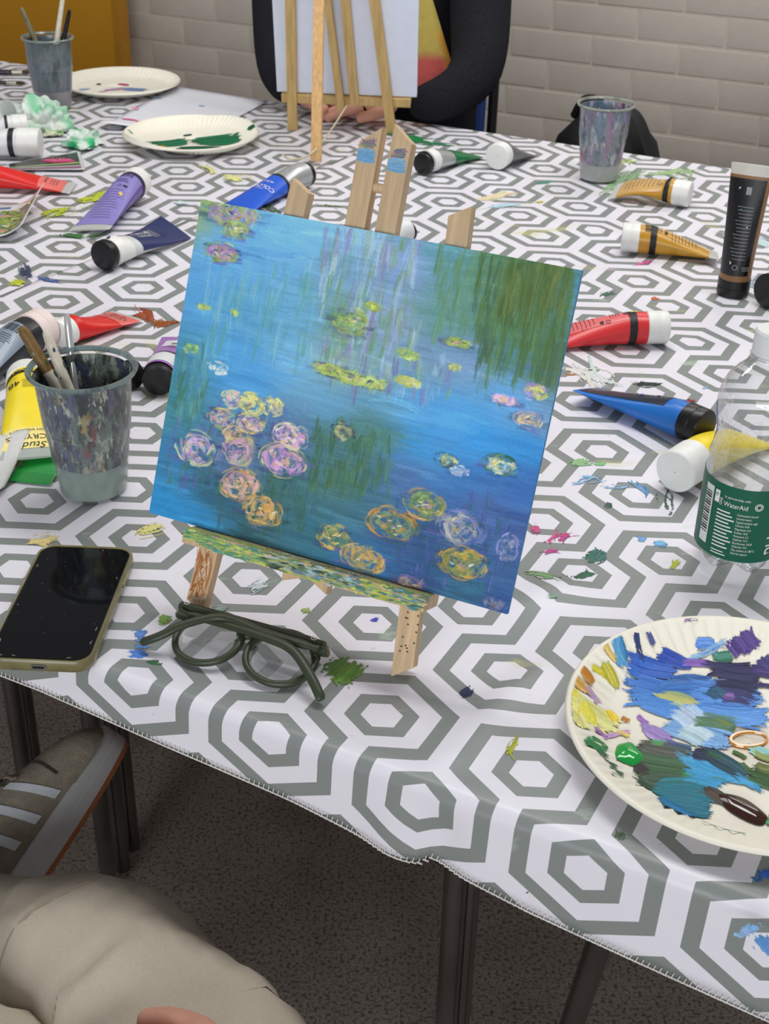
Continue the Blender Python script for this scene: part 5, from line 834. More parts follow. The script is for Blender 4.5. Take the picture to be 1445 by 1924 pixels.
mb = MB(); bt, g = ptube('brown paint tube standing upright on its black cap at the right', P['brown0'], (P['brown0'][0] + .15, P['brown0'][1], TZ), C('tube_brown', (142, 104, 66)), black_cap, R=.0200, cl=.022, full=1.1, wide=1.28, standing=.0001, Lfix=.163, crimp=mat('crimp_white', (212, 208, 198), rough=.4),
      panel=(.05, .88, mat('label_black', (14, 15, 20), rough=.3, coat=.3), .10 * PI, .80 * PI), decor=[('mat', mat('grey_print2', (150, 152, 158), rough=.5)), ('ring', .040, 0, .0034), ('lines', .05, .0042, 16, -.010, .009), ('lines', .036, .002, 3, -.016, -.007), ('rect', .128, -.004, .009, .006)], splash=[(.045, .006, .0015, (220, 220, 215)), (.09, -.006, .001, (220, 220, 215)), (.135, .010, .0012, (220, 225, 220)), (.11, .004, .001, (60, 160, 140))])
bt.rotation_euler = (Matrix.Rotation(math.radians(-22), 3, 'Z') @ Matrix(((0, -1, 0), (0, 0, -1), (1, 0, 0)))).to_euler()
ptube('black-capped paint tube cut by the right edge of the picture, beside the standing tube', P['capR0'], P['capR1'], C('tube_grey', (120, 124, 128)), black_cap, R=.0215, cl=.028, full=1.4)
ptube('silver paint tube with green label and black cap behind the easel posts', P['green0'], P['green1'], silver, black_cap, R=.0185, cl=.012, cap_r=.0170, full=1.2, capstyle='screw', crimp=C('tube_green_dk', (14, 112, 62)),
      shoulder=(.14, white_cap), panel=(.42, .93, C('tube_green_dk', (14, 112, 62)), 0, 2 * PI), decor=[('mat', mat('pale_print', (196, 226, 206), rough=.5)), ('lines', .085, .005, 4, -.008, .010)])
ptube('grey paint tube seen end-on with a round white cap, right of the green one', P['whitecap0'], P['whitecap1'], C('tube_slate', (104, 104, 106)), white_cap, R=.0205, cl=.020, full=.9)
ptube('silver paint tube with bright blue label and black cap behind the painting', P['bluesilver0'], P['bluesilver1'], silver, black_cap, R=.0200, cl=.014, cap_r=.0185, full=1.3, capstyle='screw', Lfix=.165, crimp=C('label_blue', (38, 92, 208)),
      band=(.34, .37, ink), panel=(.37, .93, C('label_blue', (38, 92, 208)), 0, 2 * PI), decor=[('mat', wp), ('t', 'COLOUR', .0105, .098, -.001, -PI / 2), ('t', 'ACRYLIC', .0058, .086, -.003, -PI / 2), ('lines', .1075, .003, 1, -.010, .010)])
ptube('white paint tube with a small black cap peeping over the top of the painting', P['capEasel0'], P['capEasel1'], mat('tube_white', (226, 228, 230), rough=.35), black_cap, R=.0165, cl=.013, cap_r=.0125, full=1.2, capstyle='screw', Lfix=.13)
# --- left half of the table
ptube('lilac paint tube with white cap lying crimp towards the viewer, left of the painting', P['purple0'], P['purple1'], C('tube_violet', (96, 72, 152)), white_cap, R=.0215, cl=.024, full=1.1, roll=.12, crimp=clearend,
      band=(.0, .05, mat('band_indigo', (38, 34, 66), rough=.4)), panel=(.06, .92, C('label_lilac', (140, 130, 196)), .06 * PI, .84 * PI), decor=[('bars', .034, -.006, .010, .018, 9), ('lines', .050, .0026, 4, -.006, .012), ('ring', .056, -.014, .003), ('ring', .066, -.014, .003), ('rect', .066, .008, .004, .006), ('ring', .068, .003, .0028), ('lines', .078, .0062, 12, -.014, .019)], splash=[(.088, .012, .004, (236, 200, 110)), (.012, .0, .003, (110, 70, 170))])
ptube('navy and silver paint tube with black cap towards the viewer, left of the painting', P['navy0'], P['navy1'], mat('tube_pearl', (214, 218, 214), rough=.3), black_cap, R=.0190, cl=.014, cap_r=.0195, full=.75, capstyle='screw', twist=.5, bend=.004, Lfix=.16, crimp=C('label_navy', (32, 46, 98)),
      shoulder=(.2, white_cap), panel=(.30, .93, C('label_navy', (32, 46, 98)), -.05 * PI, 1.05 * PI), decor=[('mat', wp), ('t', 'ACRYLIC', .0090, .082, .001, 0), ('t', 'COLOUR', .0066, .082, -.007, 0), ('lines', .098, .005, 3, -.010, .012), ('ring', .098, .006, .003)], splash=[(.020, .004, .004, (30, 34, 84))])
ptube('red paint tube lying at the left picture edge below the postcard', P['redL0'], P['redL1'], C('tube_scarlet', (222, 38, 34)), white_cap, R=.0190, cl=.024, full=1.1, Lfix=.165, crimp=clearend,
      panel=(.66, .92, C('label_pink', (232, 118, 110)), .12 * PI, .92 * PI), decor=[('t', 'ACRYLICS', .0052, .128, 0, PI / 2), ('lines', .134, .004, 3, -.014, .012)])
ptube('small white paint tube with white cap behind another, beside the green tissue', P['whiteA0'], (-.72, 2.20, TZ), mat('tube_white', (226, 228, 230), rough=.35), white_cap, R=.0190, cl=.026, full=.8, Lfix=.14, band=(.06, .10, ink))
ptube('fat white paint tube with white cap resting by the flower postcard', P['whiteB0'], P['whiteB1'], mat('tube_white', (226, 228, 230), rough=.35), white_cap, R=.0225, cl=.036, full=1.3, Lfix=.16, band=(.03, .10, ink), decor=[('lines', .078, .005, 2, -.008, .012), ('lines', .092, .004, 4, -.012, .002)])
ptube('slate grey paint tube with pinkish white cap behind the front cup', P['black0'], P['black1'], C('tube_black', (34, 36, 42)), mat('pink_white_cap', (236, 218, 214), rough=.4, var=.06), R=.0225, cl=.026, full=1.3, Lfix=.165,
      panel=(.12, .93, C('label_slate', (128, 142, 158)), .12 * PI, .80 * PI), decor=[('bars', .046, -.006, .012, .018, 9), ('lines', .064, .003, 5, -.004, .014), ('tri', .062, -.013, .0045), ('ring', .074, -.012, .004), ('lines', .09, .006, 9, -.012, .016)])
ptube('scarlet paint tube with clear crimp lying behind the brushes of the front cup', P['redAcr0'], P['redAcr1'], C('tube_scarlet', (222, 38, 34)), white_cap, R=.0160, cl=.018, full=.7, wide=1.6, Lfix=.112, crimp=clearend,
      panel=(.62, .93, C('label_rose', (228, 112, 104)), .04 * PI, .96 * PI), decor=[('t', 'Studio', .0080, .0945, 0, -PI / 2, 'CENTER', 1.1, .3), ('t', 'ACRYLICS', .0068, .0875, 0, -PI / 2, 'CENTER', 1.15), ('t', 'HIGH VISCOSITY', .0034, .0825, 0, -PI / 2, 'CENTER', 1.15)])
ptube('violet and white paint tube with black cap at the left edge of the painting', P['purpleS0'], P['purpleS1'], C('tube_lavender', (164, 108, 190)), black_cap, R=.0180, cl=.014, cap_r=.0168, full=1.0, capstyle='screw', Lfix=.15, shoulder=(.22, mat('tube_white', (226, 228, 230))), band=(.22, .26, mat('band_indigo', (38, 34, 66))),
      panel=(.52, .80, mat('label_white2', (222, 220, 226), rough=.4), .30 * PI, .85 * PI), decor=[('bars', .093, -.008, .010, .012, 11), ('ring', .082, .0, .003), ('lines', .070, .002, 4, -.012, .004)])
ptube('paint tube with a black cap mostly hidden behind the front cup', P['capCup0'], P['capCup1'], mat('tube_white', (226, 228, 230)), black_cap, R=.0165, cl=.013, cap_r=.0150, full=1.0, capstyle='screw', Lfix=.10)
ptube('yellow paint tube marked 48 with white cap, lying left of the front cup', (-.368, 1.238, TZ), P['yellowL1'], C('tube_yellow', (246, 220, 24)), white_cap, R=.0220, cl=.022, full=1.2, Lfix=.158, crimp=mat('crimp_grey', (176, 186, 178), rough=.3, alpha=.85),
      panel=(.72, .92, C('label_lemon', (246, 226, 130)), .03 * PI, .97 * PI), decor=[('mat', ink), ('t', 'Studio', .011, .140, .0, -PI / 2, 'CENTER', 1.1, .3), ('t', 'ACRYLICS', .0085, .130, 0, -PI / 2, 'CENTER', 1.15), ('t', 'HIGH VISCOSITY', .0042, .1225, 0, -PI / 2, 'CENTER', 1.2), ('t', '48', .0115, .0500, -.012, -PI / 2), ('lines', .050, .0028, 5, -.004, .020), ('lines', .0435, .003, 1, -.016, -.007)], splash=[(.008, .002, .003, (150, 60, 50)), (.012, -.010, .002, (150, 60, 50))])
yt = [o for o in bpy.data.objects if o.get('label', '').startswith('yellow paint tube marked')][0]
yt.rotation_euler[1] = -.075
bpy.context.view_layer.update()
def tube_band(par, R, cl, Lb, full, wide, u0, u1, text):
    def sec(u):
        e = max(0, min(1, (u - .10) / .90)) ** full; return R * .965 * (1 - e) + R * wide * e, R * .965 * (1 - e) + .0011 * e
    def S(u, th, off): hw, hh = sec(u); return (cl + u * Lb, (hw + off) * math.cos(th), hh + (hh + off) * math.sin(th))
    mb = MB(); mb.grid(lambda i, j: S(u0 + (u1 - u0) * i / 3, .02 + 3.1 * j / 24, .0006), 4, 25); b = mb.build('band', ink, par, recalc=False)
    mb = MB(); add_text(mb, text, (u1 - u0) * Lb * .95, lambda a, c: S((u0 + u1) / 2 - (c - .0022) / Lb, math.acos(max(-.95, min(.95, -a / sec(u0)[0]))), .0011), 'CENTER', 1.25)
    mb.v = [(x, -y, z) for x, y, z in mb.v]; mb.build('lettering', mat('yellow_print', (246, 222, 60), rough=.4), b, recalc=False)
tube_band(yt, .0220, .022, .136, 1.2, 1.42, .040, .110, 'OPAQUE')
ptube('green paint tube peeping out from under the yellow tube left of the front cup', (-.309, 1.175, TZ), (-.325, 1.075, TZ), C('tube_green', (34, 152, 62)), white_cap, R=.0150, cl=.018, full=.5, Lfix=.115, crimp=C('crimp_green', (24, 140, 56)), decor=[('mat', mat('pale_print', (196, 226, 206), rough=.5)), ('t', 'Studio', .010, .050, 0, PI, 'CENTER', 1.0, .3), ('ring', .070, .006, .0035), ('tri', .070, -.006, .003)])
# ================================================================ papers and tissues
white_paper = mat('white_paper', (226, 226, 234), rough=.75, var=.03, scale=30)
def sheet(name, label, cat, quad, m, zfn, nx=18, ny=18, back=None):
    q = [Vector(p) for p in quad]; c = sum(q, Vector()) / 4; t = thing(name, label, cat, (c.x, c.y, TZ + .0008))
    def F(u, v):
        p = q[0].lerp(q[1], u).lerp(q[3].lerp(q[2], u), v); return Vector((p.x - c.x, p.y - c.y, zfn(u, v)))
    mb = MB(); mb.grid(lambda i, j: F(i / nx, j / ny), nx + 1, ny + 1); o = mb.build('paper', m, t, recalc=False); sd = o.modifiers.new('thick', 'SOLIDIFY'); sd.thickness = .0004; sd.offset = 1
    return t, F, c
t, F, c = sheet('paper_sheet', 'loose white sheet with pink paint marks between the far plates', 'paper', [P['sheet%d' % i] for i in (0, 1, 2, 3)], white_paper, lambda u, v: .0003 + .011 * math.exp(-((u - .0) / .12) ** 2) * max(0, 1 - v * 1.7) + .0010 * max(0, u - .6) * (1 + math.sin(u * 5 + v * 3)))
mb = MB()
for d in SP: dab(mb, d[0] - c.x, d[1] - c.y, d[2] - c.x, d[3] - c.y, d[4], d[5:8], lambda x, y, h: (x, y, .0165 + h), h=.0004, nfil=8)
def snap(mb, F, n=40):
    pts = [(F(i / n, j / n)) for i in range(n + 1) for j in range(n + 1)]
    mb.v = [(x, y, min(pts, key=lambda p: (p.x - x) ** 2 + (p.y - y) ** 2).z + .0009 + (z - .0165)) for x, y, z in mb.v]
snap(mb, F); mb.build('paint_marks', wet, t, recalc=False)
# printed card of a lily pond, right edge curling up
t, F, c = sheet('printed_card', 'glossy printed card of green lily pads curling up at the left edge', 'card', [P['lily%d' % i] for i in range(4)], mat('card_white', (214, 216, 216), rough=.3, var=.03), lambda u, v: .003 + .030 * max(0, (u - .62) / .38) ** 2 * (1 - .5 * v) + .004 * v)
mb = MB(); rc = random.Random(2); n = 44
def lp(i, j):
    u, v = .02 + .93 * i / n, .22 + .74 * j / n; p = F(u, v); q = noise.noise(Vector((u * 16, v * 22, 0))); r = noise.noise(Vector((u * 40, v * 50, 5)))
    c_ = (58, 92, 58) if q < -.12 else ((140, 168, 80) if q < .22 else (110, 150, 190)); mb.col = tuple(k * (1 + .25 * r) for k in lin(c_)); return (p.x, p.y, p.z + .0008)
mb.grid(lp, n + 1, n + 1); mb.col = lin((70, 130, 180)); mb.grid(lambda i, j: (F(.1 + .5 * i / 6, .10 + .05 * j) + Vector((0, 0, .0009))), 7, 2)
for k in range(46):
    u, v = rc.uniform(.05, .9), rc.uniform(.26, .94); p = F(u, v); blob(mb, p.x, p.y, rc.uniform(.003, .008), rc.uniform(.003, .006), .0003, rc.choice([(150, 178, 86), (128, 160, 70), (168, 190, 110), (150, 178, 86), (190, 205, 150), (205, 150, 130)]), lambda x, y, h, z=p.z: (x, y, z + .0011 + h), seed=k, n=14)
mb.col = (1, 1, 1); mb.build('printed_picture', mat('print_gloss', rough=.25, attr=True, var=.05, scale=300), t, recalc=False)
# flower postcard
t, F, c = sheet('postcard', 'small flower postcard with dark background under the fat white tube', 'card', [P['post%d' % i] for i in range(4)], mat('card_white', (214, 216, 216), rough=.3), lambda u, v: .0016)
mb = MB(); mb.col = lin((62, 66, 62)); mb.grid(lambda i, j: F(.03 + .93 * i / 8, .06 + .62 * j / 8) + Vector((0, 0, .0009)), 9, 9)
for (v, w, cc) in ((.66, .06, (150, 176, 120)), (.76, .05, (60, 90, 54)), (.84, .08, (188, 178, 184)), (.92, .05, (190, 120, 150))): mb.col = lin(cc); mb.grid(lambda i, j: F(.03 + .93 * i / 8, v - .05 + (w + .03) * j + .03 * (1 - i / 8)) + Vector((0, 0, .0011)), 9, 2)
for k in range(13):
    a = .2 + 2.7 * k / 12; mb.col = lin(rc.choice([(216, 84, 130), (226, 110, 150), (196, 60, 110)])); p = F(.66, .55); L = .030
    mb.tube([(p.x, p.y, p.z + .0014), (p.x + L * math.cos(a) * .9, p.y + L * math.sin(a) * .7 + .002, p.z + .0014)], [.0022, .0010], 6)
mb.col = (1, 1, 1); mb.build('printed_picture', MATS['print_gloss'], t, recalc=False)
sheet('paper_offcut', 'white paper corner at the left edge in front of the yellow tube', 'paper', [P['wpaper%d' % i] for i in range(4)], mat('rag_paper', (214, 214, 210), rough=.9, bump=.4, bscale=300), lambda u, v: .020 * (1 - v) ** 1.3 + .002 + .002 * (1 + math.sin(u * 9)))
def tissue(label, loc, r, h, seed, cols, part_name='crumple', rot=0):
    t = thing('crumpled_tissue', label, 'tissue', (*loc, TZ + .0008), (0, 0, rot), 'crumpled tissues')
    mb = MB(); nu, nv = 56, 30
    def fn(i, j):
        a = 2 * math.pi * i / nu; v = j / (nv - 1); el = v * math.pi / 2
        d = Vector((math.cos(a) * math.cos(el), math.sin(a) * math.cos(el), math.sin(el)))
        n1 = noise.noise(d * 1.5 + Vector((seed, 0, 0))) * .8 + abs(noise.noise(d * 2.6 + Vector((0, seed, 0)))) * .7 + abs(noise.noise(d * 6 + Vector((0, 0, seed)))) * .18
        k = .78 + n1 * .55; q = noise.noise(d * 1.6 + Vector((seed * 2, 1, 0))); w = max(0, min(1, .36 + 2.0 * q)); c0, c1 = lin(cols[0]), lin(cols[1]); mb.col = tuple(c0[m] * (1 - w) + c1[m] * w for m in range(3))
        return (d.x * r[0] * k, d.y * r[1] * k, max(.0006, d.z * h * k))
    mb.grid(fn, nu, nv, cu=True); mb.col = (1, 1, 1)
    mb.build(part_name, mat('tissue_paper', rough=.9, attr=True, var=.04, bump=.15, bscale=300), t, recalc=False); return t
tissue('pale crumpled tissue stained green spilling from a tipped cup at the far left', P['tissueA'][:2], (.052, .060), .052, 1.7, [(226, 232, 226), (132, 200, 160)])
tissue('small bright green stained tissue ball in front of the white sheet', P['tissueB'][:2], (.032, .036), .024, 5.2, [(214, 228, 218), (52, 184, 120)])
tissue('tiny yellowish scrap of tissue beside the white caps', P['crumb'][:2], (.020, .022), .010, 9.1, [(222, 222, 196), (150, 196, 140)])
t = thing('tipped_pot', 'small white translucent pot lying on its side by the green tissue', 'pot', (-.655, 2.300, TZ + .022), (0, math.radians(-78), math.radians(62)))
mb = MB(); mb.lathe([(.0005, -.03), (.016, -.03), (.0185, .0), (.0215, .008), (.0225, .010), (.0212, .010), (.0178, .0), (.0005, -.028)], 40); mb.build('pot_wall', mat('pot_white', (222, 226, 222), rough=.4), t)
# ================================================================ far easel with the blank canvas seen from behind
e1, e2, e3 = Vector((-.1772, 2.3371, TZ)), Vector((-.0035, 2.3248, TZ)), Vector((-.1230, 2.1183, TZ)); mid = (e1 + e2) / 2
FA = (e2 - e1).normalized(); TW = Vector((FA.y, -FA.x, 0)); ti = math.radians(12); FB = Vector((0, 0, 1)) * math.cos(ti) + TW * math.sin(ti); FN = FA.cross(FB)   # FN points to the viewer
KM = Matrix.Translation(mid) @ Matrix((FA, FB, FN)).transposed().to_4x4()
t = thing('tabletop_easel', 'taller yellowish pine easel seen from behind, holding the blank white canvas', 'easel', matrix=KM)
def fs(name, p0, p1, w, z0, z1, m): mb = MB(); slat(mb, p0, p1, w, z0, z1); return mb.build(name, m, t, smooth=False, bevel=.0008)
fs('front_leg', (-.0855, .000), (-.074, .42), .0165, -.003, .011, pine2); fs('front_leg', (.0875, .000), (.034, .42), .0165, -.003, .011, pine2)
fs('centre_post', (.0005, .040), (-.038, .42), .0125, -.003, .010, pine2); fs('centre_post', (.0240, .050), (-.004, .42), .0150, -.003, .010, pine2)
mb = MB(); mb.box((.008, .0545, -.012), (.222, .0145, .030)); mb.build('ledge', pine2, t, smooth=False, bevel=.001)
mb = MB(); mb.box((-.02, .415, .002), (.12, .018, .012)); mb.build('top_bar', pine2, t, smooth=False, bevel=.001)
KI = KM.inverted(); rl = KI @ Vector((-.1230, 2.1183, TZ + .004)); top = Vector((-.022, .40, .020))
mb = MB(); ax = (top - rl); L = ax.length; q = ax.to_track_quat('Z', 'Y').to_matrix().to_4x4(); mb.box((0, 0, L / 2), (.0165, .0120, L)); mb.xf(Matrix.Translation(rl) @ q); mb.build('rear_leg', pine3, t, smooth=False, bevel=.0008)
a0 = rl.lerp(top, .055) + Vector((.0, 0, .008)); a1 = Vector((.010, .048, .006))
cord = smoothp([a1, a1.lerp(a0, .35) + Vector((-.008, -.016, 0)), a1.lerp(a0, .75) + Vector((-.004, -.008, 0)), a0, a0 + Vector((-.018, -.009, .012)), a0 + Vector((-.042, -.014, .008)), a0 + Vector((-.050, -.002, .018))], 40)
mb = MB(); mb.tube(cord, .0016, 8); mb.build('cord', mat('cream_cord', (216, 204, 172), rough=.9, bump=.4, bscale=900), t)
t = thing('blank_canvas', 'blank white stretched canvas on the far easel in front of the seated person', 'canvas', matrix=KM @ Matrix.Translation((.009, .0635, -.0035)))
mb = MB(); mb.box((0, .1525, -.008), (.240, .305, .0155)); cb = mb.build('stretched_canvas', mat('canvas_white', (224, 230, 248), rough=.8, var=.03, bump=.2, bscale=900), t, smooth=False, bevel=.001)
# ================================================================ seated person across the table
knit = mat('charcoal_knit', (34, 34, 40), rough=.95, var=.35, scale=260, bump=.9, bscale=420, spec=.15)
skin_m = mat('skin', (206, 150, 128), rough=.5, var=.08, scale=60)
PB = Vector((-.04, 2.70, 0))
t = thing('person', 'seated person in charcoal cardigan, forearms crossed on the table behind the blank canvas', 'person', (PB.x, PB.y, 0))
def pp(x, y, z): return Vector((x, y, z)) - PB
J = [(pp(-.02, 2.72, .50), (.20, .13)), (pp(-.015, 2.70, .66), (.205, .13)), (pp(-.015, 2.69, .85), (.20, .13)), (pp(-.025, 2.70, 1.02), (.19, .115)), (pp(-.04, 2.72, 1.14), (.10, .08)), (pp(-.04, 2.72, 1.20), (.06, .06)),
     (pp(.13, 2.69, 1.08), .070), (pp(.152, 2.58, .95), .062), (pp(.150, 2.43, .812), .054), (pp(.08, 2.380, .778), .043), (pp(.02, 2.390, .770), .030),
     (pp(-.20, 2.71, 1.08), .068), (pp(-.222, 2.63, .95), .055), (pp(-.212, 2.50, .812), .047), (pp(-.198, 2.465, .785), .040), (pp(-.172, 2.447, .772), .030)]
me = skin(J, [(0, 1), (1, 2), (2, 3), (3, 4), (4, 5), (3, 6), (6, 7), (7, 8), (8, 9), (9, 10), (3, 11), (11, 12), (12, 13), (13, 14), (14, 15)]); me.materials.append(knit); link('cardigan', me, t)
mb = MB()                                              # open front: bright printed shirt, blouse-shaped panel over the chest
def shf(i, j):
    u, v = i / 12, j / 16; z = .742 + .30 * (1 - v); r = .020 + .095 * min(1, v * 1.15) - .045 * max(0, v - .87) / .13; l = -.14; x = l + (r - l) * u; y = 2.535 + .03 * (1 - v) - .012 * math.sin(math.pi * u)
    q = z + .012 * noise.noise(Vector((u * 5, v * 5, 0))); mb.col = lin((232, 160, 60) if u > .94 and v > .6 else ((206, 186, 96) if q > .824 else (208, 98, 92))); return pp(x, y, z)
mb.grid(shf, 13, 17); mb.col = (1, 1, 1); o = mb.build('shirt_front', mat('shirt_print', rough=.85, attr=True, var=.1, scale=80), t, recalc=False); sd = o.modifiers.new('thick', 'SOLIDIFY'); sd.thickness = .004
def hand(parent, wrist, d, upv, flip, m, name='hand', curl=.35, s=1.0):
    d = Vector(d).normalized(); n = Vector(upv).normalized(); sdv = d.cross(n).normalized() * flip; n = sdv.cross(d).normalized() * flip
    w = Vector(wrist); A = lambda x, y, z: w + (d * x + sdv * y + n * z) * s
    J = [(A(0, 0, 0), (.024 * s, .017 * s)), (A(.030, 0, .001), (.028 * s, .015 * s)), (A(.058, 0, .002), (.030 * s, .013 * s))]; Ed = [(0, 1), (1, 2)]
    for (y, L, sp) in ((-.030, .066, -.16), (-.010, .076, -.04), (.010, .070, .05), (.029, .054, .16)):
        i = len(J); k = (.076 - abs(y) * .25)
        J.append((A(k, y, .003), .0098 * s)); Ed.append((2, i))
        x, z, a = k, .003, .10
        for q, fr_ in enumerate((.45, .30, .25)):
            a += curl * (.8 if q else .3); x += L * fr_ * math.cos(a); z -= L * fr_ * math.sin(a); J.append((A(x, y + sp * (x - k) * .8, z), (.0090, .0084, .0074)[q] * s)); Ed.append((i + q, i + q + 1))
    i = len(J); J += [(A(.030, -.034, -.002), .0125 * s), (A(.052, -.050, -.006), .0105 * s), (A(.074, -.056, -.010), .0090 * s)]; Ed += [(1, i), (i, i + 1), (i + 1, i + 2)]
    me = skin(J, Ed); me.materials.append(m); return link(name, me, parent), A
h1, A1 = hand(t, pp(.012, 2.390, .770), (-1, .10, -.05), (0, 0, 1), 1, skin_m, curl=.22)
h2, A2 = hand(t, pp(-.182, 2.449, .772), (1, -.12, -.05), (0, 0, 1), -1, skin_m, curl=.25)
gold = mat('gold', (214, 176, 90), rough=.25, metal=.9); silv = mat('ring_silver', (196, 196, 196), rough=.25, metal=.95)
for (hh, A, mm, x, y) in ((h1, A1, gold, .088, .010), (h2, A2, silv, .086, -.010)):
    c_ = A(x, y, .001); d_ = (A(x + .01, y, -.001) - c_).normalized(); mb = MB(); q = d_.to_track_quat('Z', 'Y').to_matrix().to_4x4()
    mb.lathe([(.0098, -.002), (.0108, -.002), (.0108, .002), (.0098, .002), (.0098, -.002)], 28); mb.xf(Matrix.Translation(c_) @ q); mb.build('ring', mm, hh)
J = [(pp(-.04, 2.725, 1.13), .050), (pp(-.04, 2.715, 1.245), (.060, .070)), (pp(-.04, 2.705, 1.32), (.073, .092)), (pp(-.04, 2.71, 1.385), (.070, .088)), (pp(-.04, 2.72, 1.42), (.045, .055))]
me = skin(J, [(0, 1), (1, 2), (2, 3), (3, 4)]); me.materials.append(skin_m); hd = link('head', me, t)
hair_m = mat('brown_hair', (70, 52, 40), rough=.7, var=.3, scale=60, stretch=(8, 8, .6))
mb = MB(); mb.grid(lambda i, j: pp(-.04 + .086 * math.cos(2 * PI * i / 40) * math.sin(.02 + 1.9 * j / 14), 2.725 + .100 * math.sin(2 * PI * i / 40) * math.sin(.02 + 1.9 * j / 14) + .012, 1.345 + .100 * math.cos(.02 + 1.9 * j / 14) - (.06 * max(0, math.sin(2 * PI * i / 40)) * j / 14) + (.05 * max(0, -math.sin(2 * PI * i / 40)) * j / 14)), 40, 15, cu=True); o = mb.build('hair', hair_m, hd)
mb = MB(); mb.tube([pp(-.04, 2.62, 1.335), pp(-.04, 2.605, 1.31), pp(-.04, 2.607, 1.297)], [.007, .011, .011], 10); mb.build('nose', skin_m, hd)
for sx in (-1, 1):
    mb = MB(); mb.lathe([(.0005, -.009), (.007, -.006), (.009, 0), (.007, .006), (.0005, .009)], 16, cen=pp(-.04 + sx * .03, 2.632, 1.335)); ey = mb.build('eye', mat('eye_white', (206, 196, 186), rough=.3), hd); mb = MB(); mb.lathe([(.0005, -.0045), (.0035, -.003), (.0048, 0), (.0035, .003), (.0005, .0045)], 14, cen=pp(-.04 + sx * .03, 2.6262, 1.333)); mb.build('iris', mat('iris_brown', (46, 32, 24), rough=.2), ey)
    mb = MB(); mb.tube([pp(-.04 + sx * .073, 2.71, 1.345), pp(-.04 + sx * .080, 2.715, 1.32), pp(-.04 + sx * .074, 2.71, 1.295)], [.010, .013, .007], 10, flat=(.5, 1)); mb.build('ear', skin_m, hd)
mb = MB(); mb.tube([pp(-.062, 2.632, 1.27), pp(-.04, 2.622, 1.268), pp(-.018, 2.632, 1.27)], [.003, .006, .003], 8); mb.build('mouth', mat('lips', (176, 100, 92), rough=.4), hd)
J = [(pp(-.035, 2.74, .52), (.16, .12)), (pp(.07, 2.60, .53), .085), (pp(.09, 2.42, .53), .070), (pp(.09, 2.42, .26), .058), (pp(.09, 2.44, .07), .045), (pp(-.13, 2.62, .53), .085), (pp(-.16, 2.46, .53), .070), (pp(-.16, 2.46, .26), .058), (pp(-.16, 2.47, .07), .045)]
me = skin(J, [(0, 1), (1, 2), (2, 3), (3, 4), (0, 5), (5, 6), (6, 7), (7, 8)]); me.materials.append(mat('dark_trousers', (40, 42, 52), rough=.9)); link('trousers', me, t)
for x, y in ((.09, 2.40), (-.16, 2.43)):
    mb = MB(); shell(mb, [(rrect(.085, .25, .04), 0), (rrect(.09, .255, .042), .02), (rrect(.08, .22, .038), .05), (rrect(.06, .09, .028), .075)]); mb.xf(Matrix.Translation(pp(x, y, .001))); mb.build('shoe', mat('dark_shoe', (34, 32, 32), rough=.6), t)
# ================================================================ chairs and bag at the back
blue_f = mat('blue_upholstery', (34, 62, 128), rough=.8, var=.1, scale=200, bump=.3, bscale=500); bkm = mat('black_metal', (24, 24, 26), rough=.45)
def chair(label, x, y, rz, back_h=.86):
    t = thing('stacking_chair', label, 'chair', (x, y, 0), (0, 0, rz), 'blue stacking chairs')
    mb = MB(); shell(mb, [(rrect(.42, .40, .06), .42), (rrect(.44, .42, .06), .435), (rrect(.42, .40, .06), .47)]); mb.build('seat', blue_f, t)
    mb = MB(); shell(mb, [(rrect(.40, .30, .06), -.02), (rrect(.42, .32, .06), 0), (rrect(.40, .30, .06), .02)]); mb.xf(Matrix.Translation((0, .215, back_h - .17)) @ Matrix.Rotation(math.radians(80), 4, 'X')); mb.build('backrest', blue_f, t)
    for sx in (-1, 1):
        mb = MB(); mb.tube(smoothp([Vector((sx * .225, -.19, 0)), Vector((sx * .225, -.17, .41)), Vector((sx * .225, .0, .44)), Vector((sx * .225, .18, .46)), Vector((sx * .225, .235, back_h))]), .011, 10); mb.build('side_frame', bkm, t)
        mb = MB(); mb.tube([(sx * .225, .15, .44), (sx * .225, .25, 0)], .011, 10); mb.build('leg', bkm, t)
    return t
chair('blue upholstered chair with black frame under the seated person', -.03, 2.78, math.radians(-6))
chair('empty blue chair with black frame cut by the right picture edge', .965, 2.64, math.radians(-24), .735)
t = thing('backpack', 'black bag slumped behind the right cup, below the brick wall', 'bag', (.415, 2.60, 0), (0, 0, math.radians(-25)))
bagm = mat('black_nylon', (14, 14, 16), rough=.7, bump=.4, bscale=60)
mb = MB(); shell(mb, [(rrect(.26, .16, .05), .0), (rrect(.30, .20, .07), .03), (rrect(.31, .20, .08), .30), (rrect(.27, .18, .08), .54), (rrect(.19, .13, .055), .665), (rrect(.10, .06, .025), .715)]); mb.build('bag_body', bagm, t, ang=80)
mb = MB(); mb.tube(smoothp([Vector((.0, -.03, .715)), Vector((.055, -.05, .735)), Vector((.10, -.07, .68)), Vector((.155, -.09, .55)), Vector((.15, -.10, .30))]), .016, 10, flat=(1, .35)); mb.build('shoulder_strap', bagm, t)
mb = MB(); mb.tube(smoothp([Vector((-.07, 0, .70)), Vector((-.05, -.01, .735)), Vector((-.02, -.01, .735)), Vector((-.01, 0, .71))]), .009, 8); mb.build('grab_handle', bagm, t)
